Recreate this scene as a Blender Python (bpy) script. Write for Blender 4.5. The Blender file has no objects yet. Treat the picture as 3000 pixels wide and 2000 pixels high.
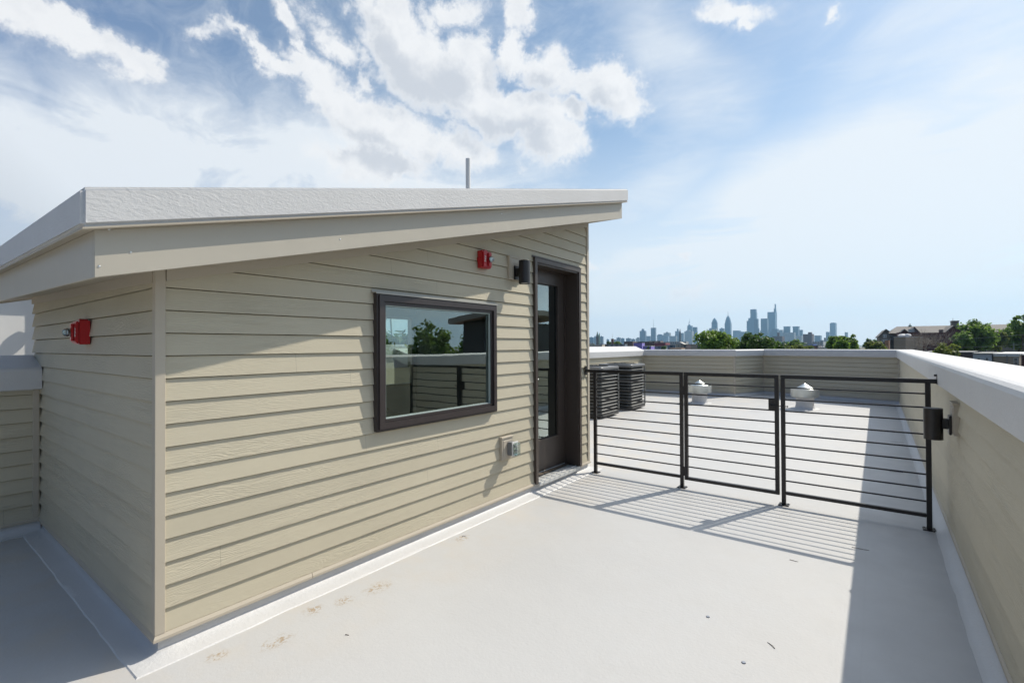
import bpy, bmesh, math, random
from mathutils import Vector, Matrix, Euler
R = math.radians
random.seed(7)
sc = bpy.context.scene
COL = sc.collection

# ------------------------------------------------------------------ camera
YAW, PITCH, ROLL, FPX = R(37.1749), R(0.5338), R(-0.2842), 1408.77
CAM = Vector((0, 0, 1.45))
FW = Vector((-math.sin(YAW)*math.cos(PITCH), math.cos(YAW)*math.cos(PITCH), math.sin(PITCH)))
_r = Vector((math.cos(YAW), math.sin(YAW), 0)); _u = _r.cross(FW)
RT = math.cos(ROLL)*_r + math.sin(ROLL)*_u
UP = -math.sin(ROLL)*_r + math.cos(ROLL)*_u
cd = bpy.data.cameras.new('camera'); cam = bpy.data.objects.new('camera', cd); COL.objects.link(cam)
cam.matrix_world = Matrix(((RT.x, UP.x, -FW.x, CAM.x), (RT.y, UP.y, -FW.y, CAM.y), (RT.z, UP.z, -FW.z, CAM.z), (0, 0, 0, 1)))
cd.sensor_width = 36; cd.lens = FPX/3000*36; cd.clip_start = .05; cd.clip_end = 40000
sc.camera = cam
def ray(px, py): return FW + RT*((px-1500)/FPX) + UP*((1000-py)/FPX)
def at(px, py, depth): return CAM + ray(px, py)*depth

# ------------------------------------------------------------------ render / light
sc.view_settings.view_transform = 'Standard'; sc.view_settings.look = 'None'
sc.view_settings.exposure = 0.43; sc.view_settings.gamma = 1.0
sc.cycles.use_denoising = True
sc.cycles.caustics_reflective = False; sc.cycles.caustics_refractive = False
sc.cycles.max_bounces = 10; sc.cycles.transparent_max_bounces = 12; sc.cycles.volume_bounces = 0
SUN_EL, SUN_AZ = R(44.5), R(22.8)          # azimuth from +Y towards +X
SUN = Vector((math.sin(SUN_AZ)*math.cos(SUN_EL), math.cos(SUN_AZ)*math.cos(SUN_EL), math.sin(SUN_EL)))
sl = bpy.data.lights.new('sun', 'SUN'); sl.energy = 3.75; sl.angle = R(.5); sl.color = (1, .925, .80)
so = bpy.data.objects.new('sun', sl); COL.objects.link(so); so.location = (5, 10, 20)
so.rotation_euler = SUN.to_track_quat('Z', 'Y').to_euler()

# ------------------------------------------------------------------ node helpers
class NT:
    def __init__(s, tree): s.t = tree; s.n = tree.nodes; s.l = tree.links
    def node(s, kind, **kw):
        n = s.n.new(kind)
        for k, v in kw.items(): setattr(n, k, v)
        return n
    def put(s, sock, v):
        if v is None: return
        if isinstance(v, bpy.types.NodeSocket): s.l.new(v, sock)
        else: sock.default_value = v
    def math(s, op, a, b=None, c=None, clamp=False):
        n = s.node('ShaderNodeMath', operation=op); n.use_clamp = clamp
        for i, v in enumerate((a, b, c)): s.put(n.inputs[i], v)
        return n.outputs[0]
    def vm(s, op, a, b=None, scale=None):
        n = s.node('ShaderNodeVectorMath', operation=op)
        s.put(n.inputs[0], a); s.put(n.inputs[1], b)
        if scale is not None: s.put(n.inputs['Scale'], scale)
        return n.outputs['Value'] if op in ('LENGTH', 'DOT_PRODUCT', 'DISTANCE') else n.outputs[0]
    def noise(s, vec, scale, detail=2, rough=.5, dist=0, out=0):
        n = s.node('ShaderNodeTexNoise'); s.put(n.inputs['Vector'], vec); s.put(n.inputs['Scale'], scale)
        n.inputs['Detail'].default_value = detail; n.inputs['Roughness'].default_value = rough; n.inputs['Distortion'].default_value = dist
        return n.outputs[out]
    def mr(s, v, a, b, c=0, d=1, smooth=False):
        n = s.node('ShaderNodeMapRange'); n.interpolation_type = 'SMOOTHSTEP' if smooth else 'LINEAR'
        for i, x in enumerate((v, a, b, c, d)): s.put(n.inputs[i], x)
        return n.outputs[0]
    def mix(s, f, a, b, blend='MIX'):
        n = s.node('ShaderNodeMix', data_type='RGBA', blend_type=blend)
        s.put(n.inputs[0], f); s.put(n.inputs[6], a); s.put(n.inputs[7], b); return n.outputs[2]
    def mapping(s, vec, loc=(0, 0, 0), rot=(0, 0, 0), scale=(1, 1, 1), kind='POINT'):
        n = s.node('ShaderNodeMapping', vector_type=kind); s.put(n.inputs[0], vec)
        n.inputs[1].default_value = loc; n.inputs[2].default_value = rot; n.inputs[3].default_value = scale
        return n.outputs[0]
    def xyz(s, v): n = s.node('ShaderNodeSeparateXYZ'); s.put(n.inputs[0], v); return n.outputs
    def comb(s, x, y, z):
        n = s.node('ShaderNodeCombineXYZ')
        for i, v in enumerate((x, y, z)): s.put(n.inputs[i], v)
        return n.outputs[0]
    def bump(s, h, strength=.3, dist=.01, normal=None):
        n = s.node('ShaderNodeBump'); s.put(n.inputs['Height'], h); n.inputs['Strength'].default_value = strength
        n.inputs['Distance'].default_value = dist
        if normal is not None: s.put(n.inputs['Normal'], normal)
        return n.outputs[0]
def c4(c): return (c[0], c[1], c[2], 1)
MATS = {}
def mat(name, color=(.5, .5, .5), rough=.6, metal=0, fn=None, spec=.5):
    if name in MATS: return MATS[name]
    m = bpy.data.materials.new(name); m.use_nodes = True
    t = NT(m.node_tree); b = t.n['Principled BSDF']
    b.inputs['Base Color'].default_value = c4(color); b.inputs['Roughness'].default_value = rough
    b.inputs['Metallic'].default_value = metal; b.inputs['Specular IOR Level'].default_value = spec
    if fn: fn(t, b)
    MATS[name] = m; return m
def objc(t): return t.node('ShaderNodeTexCoord').outputs['Object']
def gpos(t): return t.node('ShaderNodeNewGeometry').outputs['Position']

# ------------------------------------------------------------------ sky
def build_world():
    w = bpy.data.worlds.new('World'); sc.world = w; w.use_nodes = True
    t = NT(w.node_tree); bg = t.n['Background']
    def frame(x, y, rx, ry, tl, rz=.6):
        # (x, y, rx, ry, tilt) on a 2352-wide copy of the photo: only used to give a cloud its direction and angular size
        c = ray(x/.784, y/.784); k = (1/.784)/FPX/c.length; c = c.normalized()
        hx = c.cross(Vector((0, 0, 1))).normalized(); vy = hx.cross(c)
        ta = R(-tl); a = hx*math.cos(ta)+vy*math.sin(ta); b = vy*math.cos(ta)-hx*math.sin(ta)
        e = Matrix((a, -b, c)).transposed().to_euler()
        kk = (1+((x-1176)/1105)**2)**-.5
        ca, sa = abs(math.cos(ta)), abs(math.sin(ta))
        return c, e, (rx*k*(kk*ca+sa), ry*k*(ca+kk*sa), rz)
    C = .6333
    blobs = [(90*C, 45*C, 160*C, 70*C, 25, 1), (270*C, 135*C, 150*C, 62*C, 22, 1.05), (440*C, 200*C, 105*C, 58*C, 15, 1.05), (505*C, 235*C, 45*C, 42*C, 40, .8),
             (740*C, 118*C, 60*C, 34*C, -30, .7), (850*C, 125*C, 66*C, 26*C, 35, .75), (930*C, 190*C, 90*C, 24*C, 42, .75), (1015*C, 250*C, 75*C, 26*C, 25, .75),
             (1040*C, 62*C, 66*C, 28*C, 38, .7), (1085*C, 160*C, 45*C, 18*C, 60, .6), (1230*C, 150*C, 125*C, 48*C, 32, .85), (1300*C, 205*C, 70*C, 26*C, 0, .6),
             (1120*C, 250*C, 80*C, 36*C, 30, .8), (1180*C, 340*C, 110*C, 52*C, 50, .95), (1290*C, 410*C, 110*C, 60*C, 40, 1.0), (1330*C, 305*C, 42*C, 32*C, 60, .75),
             (1410*C, 470*C, 140*C, 66*C, 25, 1.05), (1520*C, 530*C, 90*C, 50*C, 20, 1.0), (1270*C, 575*C, 140*C, 70*C, 0, .95), (1420*C, 610*C, 150*C, 60*C, 0, .95), (1660*C, 545*C, 105*C, 68*C, 12, 1.0),
             (1400*C, 20*C, 120*C, 58*C, 45, .95), (1460*C, 110*C, 120*C, 66*C, 50, 1.1), (1520*C, 205*C, 130*C, 84*C, 30, 1.2), (1600*C, 300*C, 170*C, 88*C, 15, 1.25), (1700*C, 225*C, 115*C, 95*C, 0, 1.2),
             (1860*C, 200*C, 68*C, 66*C, 0, 1.0), (1700*C, 380*C, 180*C, 60*C, 18, 1.15), (1860*C, 395*C, 170*C, 62*C, 15, 1.15), (1985*C, 490*C, 85*C, 78*C, 30, 1.1), (1960*C, 420*C, 110*C, 60*C, 20, 1.1),
             (2000*C, 255*C, 90*C, 62*C, 15, 1.1), (2130*C, 295*C, 90*C, 42*C, 12, 1.0), (2235*C, 330*C, 105*C, 66*C, 30, 1.1), (2290*C, 390*C, 50*C, 45*C, 60, .9), (2080*C, 395*C, 60*C, 40*C, 10, .9),
             (1650*C, 40*C, 130*C, 48*C, -8, .85), (1560*C, 70*C, 60*C, 40*C, 40, .7), (1872*C, 55*C, 62*C, 32*C, 70, .75),
             (1676, 30, 85, 26, 10, .75), (1715, 52, 34, 26, 0, .75), (1925, 34, 26, 20, 0, .6), (1585, 668, 64, 13, 0, .7), (1478, 700, 20, 5, 0, .6),
             (1650, 718, 34, 8, 0, .65), (1775, 712, 30, 6, 0, .5), (1845, 702, 24, 7, 0, .65), (1990, 742, 70, 14, -5, .6), (2080, 742, 40, 12, 0, .55), (2250, 735, 120, 14, 0, .5), (1570, 596, 10, 7, 0, .6), (1355, 612, 30, 14, 0, .6),
             # clouds outside the picture, which the window glass and the light pick up
             (3000, 560, 330, 60, -8, 1), (3500, 420, 340, 120, 0, 1.1), (4300, 300, 500, 200, 10, 1), (-500, 300, 260, 110, 10, .8), (3100, 60, 260, 70, 0, .8)]
    veils = [(100, 400, 620, 170, 8, 1.2), (640, 390, 560, 150, 5, 1.1), (60, 230, 260, 90, 20, .6), (900, 420, 500, 90, 0, .8),
             (1560, 110, 170, 48, 50, .55), (1640, 220, 110, 60, 45, .5), (2000, 470, 700, 200, -10, 1.25), (2250, 300, 330, 190, -20, .8), (1750, 580, 560, 130, -8, 1.2), (2200, 60, 300, 60, -15, .4), (2050, 380, 460, 90, -18, .8), (1950, 660, 800, 120, 0, 1.2), (2050, 560, 560, 120, -10, 1.25), (3000, 300, 700, 330, 0, .9), (-300, 330, 600, 200, 0, .8), (1500, 470, 160, 80, -40, .55)]
    def group(name, items, warp_scale, warp_amt, st_amt, soft):
        g = bpy.data.node_groups.new(name, 'ShaderNodeTree')
        g.interface.new_socket('Vector', in_out='INPUT', socket_type='NodeSocketVector')
        g.interface.new_socket('Density', in_out='OUTPUT', socket_type='NodeSocketFloat')
        q = NT(g); gi = q.node('NodeGroupInput').outputs[0]; go = q.node('NodeGroupOutput')
        wv = q.vm('ADD', gi, q.vm('SCALE', q.vm('SUBTRACT', q.noise(gi, warp_scale, 9 if not soft else 3, .68 if not soft else .55, out=1), (.5, .5, .5)), scale=warp_amt)); d = None
        for (x, y, rx, ry, tl, st) in items:
            wi = wv
            if d is not None:      # tie each blob to the one before, so the shader keeps few values alive at once
                n = q.node('ShaderNodeVectorMath', operation='MULTIPLY_ADD'); q.put(n.inputs[0], d); n.inputs[1].default_value = (1e-9, 1e-9, 1e-9); q.put(n.inputs[2], wv); wi = n.outputs[0]
            l = q.vm('LENGTH', q.mapping(wi, *frame(x, y, rx*1.16, ry*1.16, tl), 'TEXTURE'))
            if soft: f = q.mr(l, 0.1, 1.25, st, 0, smooth=True)
            else: f = q.math('MULTIPLY', q.math('SUBTRACT', 1.0 if st >= .9 else .86, l), st*1.5)
            d = f if d is None else q.math('MAXIMUM', d, f)
        q.l.new(d, go.inputs[0]); return g
    G = group('cumulus_field', blobs, 9.0, .105, 1, False); G2 = group('cumulus_bulk', [b for b in blobs if b[5] >= .95], 9.0, .105, 1, False); GV = group('veil_field', veils, 2.5, .2, 1, True)
    v = t.node('ShaderNodeTexCoord').outputs['Generated']; z = t.xyz(v)[2]
    def grp(g, vec): n = t.node('ShaderNodeGroup'); n.node_tree = g; t.put(n.inputs[0], vec); return n.outputs[0]
    fb = t.math('SUBTRACT', t.noise(v, 13.0, 10, .64, .25), .5)
    puff = t.math('SUBTRACT', t.noise(v, 30.0, 6, .6, .4), .5)
    base = grp(G, v); dens = t.math('ADD', t.math('MAXIMUM', base, -1.0), t.math('ADD', t.math('MULTIPLY', fb, 2.3), t.math('MULTIPLY', puff, .9)))
    # self-shading: how much cloud lies between this point and the sun, seen a little up-sun
    v2 = t.vm('ADD', v, tuple(SUN*.05+Vector((0, 0, .012))))
    fb2 = t.math('SUBTRACT', t.noise(v2, 13.0, 4, .6, .25), .5)
    thick = t.math('ADD', grp(G2, v2), t.math('MULTIPLY', fb2, 1.3))
    sky = t.node('ShaderNodeTexSky', sky_type='NISHITA'); sky.sun_disc = False
    sky.sun_elevation = SUN_EL; sky.sun_rotation = SUN_AZ
    sky.air_density = 1.0; sky.dust_density = .6; sky.ozone_density = 2.0; sky.altitude = 50
    skyc = t.mix(1.0, sky.outputs[0], (SKYB*.86, SKYB*.92, SKYB*.88, 1), 'MULTIPLY')
    stv = t.mapping(v, rot=(0, 0, R(20)), scale=(1.3, 3.2, 6.5))
    streak = t.noise(stv, 2.2, 8, .62, .7)
    wis = t.noise(t.mapping(v, rot=(R(10), R(25), 0), scale=(4, 9, 12)), 1.6, 8, .68, 1.0)
    veil = t.math('MULTIPLY', grp(GV, v), t.mr(streak, .28, .62, .5, 1.1, smooth=True))
    veil = t.math('ADD', veil, t.math('MULTIPLY', t.mr(wis, .45, .72, .09, .26), t.mr(z, .02, .2)))
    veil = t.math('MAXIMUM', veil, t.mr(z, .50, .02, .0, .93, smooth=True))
    veil = t.math('MINIMUM', veil, .93)
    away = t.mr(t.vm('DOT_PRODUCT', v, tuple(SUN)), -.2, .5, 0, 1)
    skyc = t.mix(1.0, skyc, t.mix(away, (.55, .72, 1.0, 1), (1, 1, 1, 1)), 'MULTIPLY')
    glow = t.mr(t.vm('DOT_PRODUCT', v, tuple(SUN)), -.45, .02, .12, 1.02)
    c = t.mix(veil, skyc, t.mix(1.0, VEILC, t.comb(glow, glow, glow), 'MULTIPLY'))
    c = t.mix(t.math('MULTIPLY', t.mr(z, .60, .75, 0, .9, smooth=True), t.mr(t.vm('DOT_PRODUCT', v, tuple(SUN)), .68, .93, smooth=True)), c, (15, 16, 17.5, 1))   # bright overhead patch near the sun, added out of view to lift shade fill   
    cov = t.math('ADD', t.math('MULTIPLY', t.mr(dens, -.1, .66, smooth=True), .82), t.math('MULTIPLY', t.mr(dens, -.6, .3, smooth=True), .16))
    sh0 = t.math('MULTIPLY', t.mr(t.noise(v, 22, 5, .6, .3), .45, .7), t.math('MULTIPLY', t.mr(dens, .3, .8, smooth=True), .35))
    sh = t.math('MULTIPLY', t.mr(thick, .15, 1.25, smooth=True), t.mr(dens, .15, .95, smooth=True))
    sh = t.math('MAXIMUM', sh, sh0)
    cc = t.mix(sh, (7.0, 7.05, 7.1, 1), (4.9, 5.15, 5.55, 1))
    cov = t.math('MULTIPLY', cov, t.mr(z, .02, .16, .5, .98))
    c = t.mix(cov, c, cc)
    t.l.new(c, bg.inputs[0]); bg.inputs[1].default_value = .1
    w.cycles.sampling_method = 'MANUAL'; w.cycles.sample_map_resolution = 1024
SKYB = 1.1; VEILC = (6.45, 6.75, 7.0, 1)
build_world()

# ------------------------------------------------------------------ scene-graph helpers
def link(o): COL.objects.link(o); return o
def tag(o, label=None, cat=None, group=None, kind=None):
    if label: o['label'] = label
    if cat: o['category'] = cat
    if group: o['group'] = group
    if kind: o['kind'] = kind
    return o
def empty(name, loc=(0, 0, 0), label=None, cat=None, group=None):
    o = bpy.data.objects.new(name, None); o.empty_display_size = .2; link(o); o.location = loc
    o['ox'] = 0; del o['ox']
    ROOT[o.name] = Vector(loc); return tag(o, label, cat, group)
ROOT = {}
class MB:
    def __init__(s): s.v = []; s.f = []; s.uv = {}
    def add(s, vs, fs):
        n = len(s.v); s.v += [Vector(p) for p in vs]; s.f += [tuple(i+n for i in f) for f in fs]; return s
    def box(s, a, b, M=None):
        x0, y0, z0 = a; x1, y1, z1 = b
        if x0 > x1: x0, x1 = x1, x0
        if y0 > y1: y0, y1 = y1, y0
        if z0 > z1: z0, z1 = z1, z0
        vs = [Vector(p) for p in ((x0,y0,z0),(x1,y0,z0),(x1,y1,z0),(x0,y1,z0),(x0,y0,z1),(x1,y0,z1),(x1,y1,z1),(x0,y1,z1))]
        if M is not None: vs = [M @ p for p in vs]
        return s.add(vs, [(3,2,1,0),(4,5,6,7),(0,1,5,4),(1,2,6,5),(2,3,7,6),(3,0,4,7)])
    def bar(s, p, q, r, n=6, r2=None):
        p = Vector(p); q = Vector(q); r2 = r if r2 is None else r2
        d = (q-p).normalized(); a = d.orthogonal().normalized(); b = d.cross(a); vs = []
        for (c, rr) in ((p, r), (q, r2)):
            for i in range(n):
                an = 2*math.pi*i/n; vs.append(c+(a*math.cos(an)+b*math.sin(an))*rr)
        fs = [(i, (i+1) % n, n+(i+1) % n, n+i) for i in range(n)]+[tuple(range(n-1, -1, -1)), tuple(range(n, 2*n))]
        return s.add(vs, fs)
    def lathe(s, c, prof, n=32, axis='Z', M=None, closed=False):
        c = Vector(c); vs = []; m = len(prof)
        for (r, z) in prof:
            for i in range(n):
                an = 2*math.pi*i/n
                p = Vector((r*math.cos(an), r*math.sin(an), z))
                if M is not None: p = M @ p
                vs.append(c+p)
        fs = []
        for k in range(m if closed else m-1):
            k2 = (k+1) % m
            for i in range(n):
                j = (i+1) % n; fs.append((k*n+i, k*n+j, k2*n+j, k2*n+i))
        return s.add(vs, fs)
    def prism(s, poly, z0, z1, M=None):
        n = len(poly); vs = [Vector((x, y, z0)) for x, y in poly]+[Vector((x, y, z1)) for x, y in poly]
        if M is not None: vs = [M @ p for p in vs]
        return s.add(vs, [tuple(range(n-1, -1, -1)), tuple(range(n, 2*n))]+[(i, (i+1) % n, n+(i+1) % n, n+i) for i in range(n)])
    def build(s, name, m, parent=None, bevel=0, smooth=False, local=False, seg=2, angle=40):
        me = bpy.data.meshes.new(name)
        off = Vector((0, 0, 0))
        if parent is not None and not local: off = ROOT[parent.name]
        me.from_pydata([tuple(p-off) for p in s.v], [], s.f); me.validate()
        bm = bmesh.new(); bm.from_mesh(me)
        bmesh.ops.recalc_face_normals(bm, faces=bm.faces)
        if bevel:
            bmesh.ops.remove_doubles(bm, verts=bm.verts, dist=1e-5)
            es = [e for e in bm.edges if len(e.link_faces) == 2 and e.calc_face_angle(0) > R(angle)]
            bmesh.ops.bevel(bm, geom=es, offset=bevel, segments=seg, affect='EDGES', clamp_overlap=True)
        bm.to_mesh(me); bm.free()
        if smooth:
            for p in me.polygons: p.use_smooth = True
        elif bevel or smooth is None:
            pass
        if smooth == 'angle' or (smooth and smooth is not True):
            pass
        if m: me.materials.append(m)
        o = bpy.data.objects.new(name, me); link(o)
        if parent is not None: o.parent = parent; ROOT[o.name] = ROOT.get(parent.name, Vector((0, 0, 0)))
        else: ROOT[o.name] = Vector((0, 0, 0))
        if smooth:
            try: me.set_sharp_from_angle(angle=R(35))
            except Exception: pass
        return o
def copy_tree(o, parent=None):
    c = o.copy(); link(c)
    if parent is not None: c.parent = parent
    ROOT[c.name] = ROOT.get(o.name, Vector((0, 0, 0)))
    for ch in list(o.children): copy_tree(ch, c)
    return c

# ------------------------------------------------------------------ materials
EXP = .109; Z0 = .105
def siding_nodes(t, b, col):
    uv = t.node('ShaderNodeUVMap').outputs[0]
    x = t.xyz(uv)
    row = t.math('FLOOR', t.math('DIVIDE', t.math('SUBTRACT', x[1], Z0-.0005), EXP))
    wn = t.node('ShaderNodeTexWhiteNoise', noise_dimensions='1D'); t.put(wn.inputs[1], row)
    rnd = wn.outputs[0]
    u = t.math('ADD', x[0], t.math('MULTIPLY', rnd, 37.0))
    vec = t.comb(t.math('MULTIPLY', u, 1.0), t.math('MULTIPLY', x[1], 9.0), t.math('MULTIPLY', rnd, 11.0))
    warp = t.noise(vec, 1.3, 3, .55)
    wv = t.node('ShaderNodeTexWave', wave_type='BANDS', bands_direction='Y')
    t.put(wv.inputs['Vector'], t.comb(t.math('MULTIPLY', u, .25), t.math('ADD', t.math('MULTIPLY', x[1], 12.0), t.math('MULTIPLY', warp, 4.2)), rnd))
    wv.inputs['Scale'].default_value = 1.9; wv.inputs['Distortion'].default_value = 3.0; wv.inputs['Detail'].default_value = 3; wv.inputs['Detail Scale'].default_value = 1.4
    fine = t.noise(t.comb(t.math('MULTIPLY', u, 18.0), t.math('MULTIPLY', x[1], 420.0), rnd), 1.0, 3, .6)
    mask = t.mr(t.noise(t.comb(t.math('MULTIPLY', u, 1.1), t.math('MULTIPLY', x[1], 3.0), rnd), 1.0, 2, .5), .38, .62)
    h = t.math('ADD', t.math('MULTIPLY', t.math('MULTIPLY', wv.outputs[1], mask), .8), t.math('MULTIPLY', fine, .35))
    t.put(b.inputs['Normal'], t.bump(h, .75, .0016))
    tone = t.math('ADD', t.mr(rnd, 0, 1, .965, 1.03), t.math('MULTIPLY', t.math('SUBTRACT', t.noise(t.comb(t.math('MULTIPLY', u, 2.0), t.math('MULTIPLY', x[1], 30.0), rnd), 1.5, 4, .6), .5), .08))
    # board joints every 3.6 m or so
    wn2 = t.node('ShaderNodeTexWhiteNoise', noise_dimensions='1D'); t.put(wn2.inputs[1], t.math('ADD', row, 40.5))
    fr = t.math('FRACT', t.math('DIVIDE', t.math('ADD', x[0], t.math('MULTIPLY', wn2.outputs[0], 3.6)), 3.6))
    j = t.math('LESS_THAN', fr, .0007)
    tone = t.math('MULTIPLY', tone, t.mr(j, 0, 1, 1, .72))
    grime = t.mr(t.noise(gpos(t), 2.2, 5, .65), .45, .8, 1.0, .93)
    tone = t.math('MULTIPLY', tone, grime)
    t.put(b.inputs['Base Color'], t.mix(1.0, c4(col), t.comb(tone, tone, tone), 'MULTIPLY'))
M_SIDING = mat('fiber_cement_siding', rough=.62, fn=lambda t, b: siding_nodes(t, b, (.505, .457, .345)), spec=.35)
def paint_nodes(col, amt=.05, sc_=3.0, bumpy=0.0):
    def f(t, b):
        n = t.noise(gpos(t), sc_, 5, .6)
        k = t.mr(n, .25, .75, 1-amt, 1+amt)
        t.put(b.inputs['Base Color'], t.mix(1.0, c4(col), t.comb(k, k, k), 'MULTIPLY'))
        if bumpy: t.put(b.inputs['Normal'], t.bump(t.noise(gpos(t), 2.2, 3, .5), bumpy, .02))
    return f
M_TRIM = mat('painted_trim', rough=.55, fn=paint_nodes((.46, .41, .33), .03), spec=.35)
M_FASCIA = mat('coil_metal_fascia', rough=.42, fn=paint_nodes((.485, .445, .37), .03, 2.0, .35), spec=.4)
def membrane_nodes(kind):
    def f(t, b):
        p = gpos(t)
        big = t.noise(p, .55, 5, .6); mid = t.noise(p, 3.1, 5, .62); fine = t.noise(p, 55, 3, .65)
        k = t.math('ADD', t.mr(big, .3, .7, .955, 1.02), t.mr(mid, .3, .75, .02, -.035))
        col = t.mix(1.0, (.475, .475, .472, 1) if kind == 'deck' else (.57, .568, .565, 1), t.comb(k, k, k), 'MULTIPLY')
        if kind == 'deck':
            # brown dried-puddle stains and a faint tan cast near the bulkhead wall
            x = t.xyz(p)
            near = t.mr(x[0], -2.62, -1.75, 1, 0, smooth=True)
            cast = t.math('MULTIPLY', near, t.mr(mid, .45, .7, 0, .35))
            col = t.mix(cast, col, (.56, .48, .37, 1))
            sp = t.noise(p, 38, 4, .7, 1.2)
            zone = None
            for (cx, cy, rx, ry) in ((-2.49, .971, .045, .05), (-2.374, 1.196, .05, .09), (-2.49, 1.46, .05, .06), (-2.41, 1.83, .06, .10), (-2.44, 1.62, .05, .06), (-2.52, 2.67, .05, .08)):
                l = t.vm('LENGTH', t.mapping(p, (-cx/rx, -cy/ry, 0), (0, 0, 0), (1/rx, 1/ry, 0)))
                zz = t.mr(l, .2, 1.35, 1, 0, smooth=True)
                zone = zz if zone is None else t.math('MAXIMUM', zone, zz)
            s = t.math('MULTIPLY', t.mr(sp, .49, .57), zone)
            col = t.mix(t.math('MULTIPLY', s, .8), col, (.30, .20, .09, 1))
            sp2 = t.math('MULTIPLY', t.mr(t.noise(p, 60, 2, .5), .735, .76), .5)
            col = t.mix(sp2, col, (.4, .34, .27, 1))
            puddle = t.mr(t.noise(p, .8, 3, .5, .6), .5, .56, 0, .045)
            col = t.mix(puddle, col, (.4, .37, .34, 1))
        t.put(b.inputs['Base Color'], col)
        h = t.math('ADD', t.math('MULTIPLY', fine, .5), t.math('MULTIPLY', t.noise(p, 9, 4, .6), .6))
        if kind == 'deck':
            # gentle sags in the sheet, welded laps every 1.9 m, long faint wrinkles and scuffs
            xx = t.xyz(p)
            wob = t.math('MULTIPLY', t.math('SUBTRACT', t.noise(p, .9, 2, .5), .5), .05)
            fr = t.math('ABSOLUTE', t.math('SUBTRACT', t.math('FRACT', t.math('DIVIDE', t.math('ADD', t.math('ADD', xx[0], wob), 1.02), 1.9)), .5))
            seam = t.mr(fr, .0, .0035, 1, 0)
            wr = t.noise(p, 2.3, 4, .55, .4)
            col = t.mix(t.math('MULTIPLY', seam, .07), col, (.30, .29, .28, 1))
            scuff = t.math('MULTIPLY', t.mr(t.noise(p, 1.7, 6, .7, .6), .58, .72), .09)
            col = t.mix(scuff, col, (.33, .31, .29, 1)); t.put(b.inputs['Base Color'], col)
            n1 = t.bump(t.math('ADD', t.math('MULTIPLY', wr, .6), t.math('MULTIPLY', t.noise(p, .9, 2, .5), 1.2)), .10, .05)
            t.put(b.inputs['Normal'], t.bump(h, .28, .008, n1)); t.put(b.inputs['Roughness'], t.mr(mid, .3, .7, .42, .66))
        else: t.put(b.inputs['Normal'], t.bump(h, .5, .009))
    return f
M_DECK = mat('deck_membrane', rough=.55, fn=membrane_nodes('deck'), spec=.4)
M_MEMB = mat('wall_membrane', rough=.5, fn=membrane_nodes('cap'), spec=.4)
def stucco_cap(t, b):
    p = gpos(t)
    r = t.mapping(p, rot=(R(35), 0, 0), scale=(1, 1, 2.6))
    h = t.math('ADD', t.math('MULTIPLY', t.noise(r, 26, 5, .62, .9), 1.0), t.math('MULTIPLY', t.noise(p, 70, 2, .5), .3))
    t.put(b.inputs['Normal'], t.bump(h, .26, .012))
    k = t.mr(t.noise(p, 3, 5, .6), .3, .7, .96, 1.03)
    t.put(b.inputs['Base Color'], t.mix(1.0, (.61, .605, .60, 1), t.comb(k, k, k), 'MULTIPLY'))
M_RCAP = mat('coated_roof_edge', rough=.6, fn=stucco_cap, spec=.35)
M_BRONZE = mat('bronze_vinyl', rough=.32, fn=paint_nodes((.046, .037, .036), .08, 9), spec=.5)
M_DOOR = mat('bronze_door_paint', rough=.38, fn=paint_nodes((.062, .048, .040), .06, 6), spec=.5)
M_IRON = mat('black_powder_coat', rough=.38, fn=paint_nodes((.020, .017, .016), .2, 30), spec=.5)
M_BLACK = mat('black_lamp_paint', rough=.35, fn=paint_nodes((.016, .014, .014), .15, 30), spec=.5)
M_GALV = mat('galvanised_steel', rough=.28, metal=1, fn=lambda t, b: (t.put(b.inputs['Base Color'], t.mix(t.mr(t.noise(gpos(t), 9, 3, .6), .3, .7), (.42, .45, .45, 1), (.50, .53, .53, 1))), t.put(b.inputs['Roughness'], t.mr(t.noise(gpos(t), 8, 3, .6), .3, .7, .3, .42))))
M_ALU = mat('mill_aluminium', (.72, .73, .73), .35, 1)
M_RED = mat('red_plastic', rough=.3, fn=paint_nodes((.42, .012, .018), .05, 20))
M_WHITE = mat('white_plastic', (.75, .75, .73), .4)
M_PVC = mat('pvc_pipe', rough=.4, fn=paint_nodes((.62, .62, .61), .04, 8))
M_GREYP = mat('grey_plastic', (.17, .18, .19), .45)
M_ACBLK = mat('condenser_black', rough=.4, fn=paint_nodes((.022, .023, .024), .2, 25))
M_ACLID = mat('condenser_lid_grey', rough=.35, fn=paint_nodes((.17, .175, .18), .1, 15), spec=.5)
M_ACGRD = mat('condenser_guard_grey', rough=.35, fn=paint_nodes((.17, .175, .17), .1, 15))
M_FIN = mat('coil_fins', (.03, .032, .034), .5, .6)
M_DRY = mat('interior_drywall', rough=.9, fn=paint_nodes((.30, .30, .29), .04, 2))
M_FLOORIN = mat('interior_floor', rough=.6, fn=paint_nodes((.10, .08, .06), .2, 5))
M_LEAF1 = None
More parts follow.
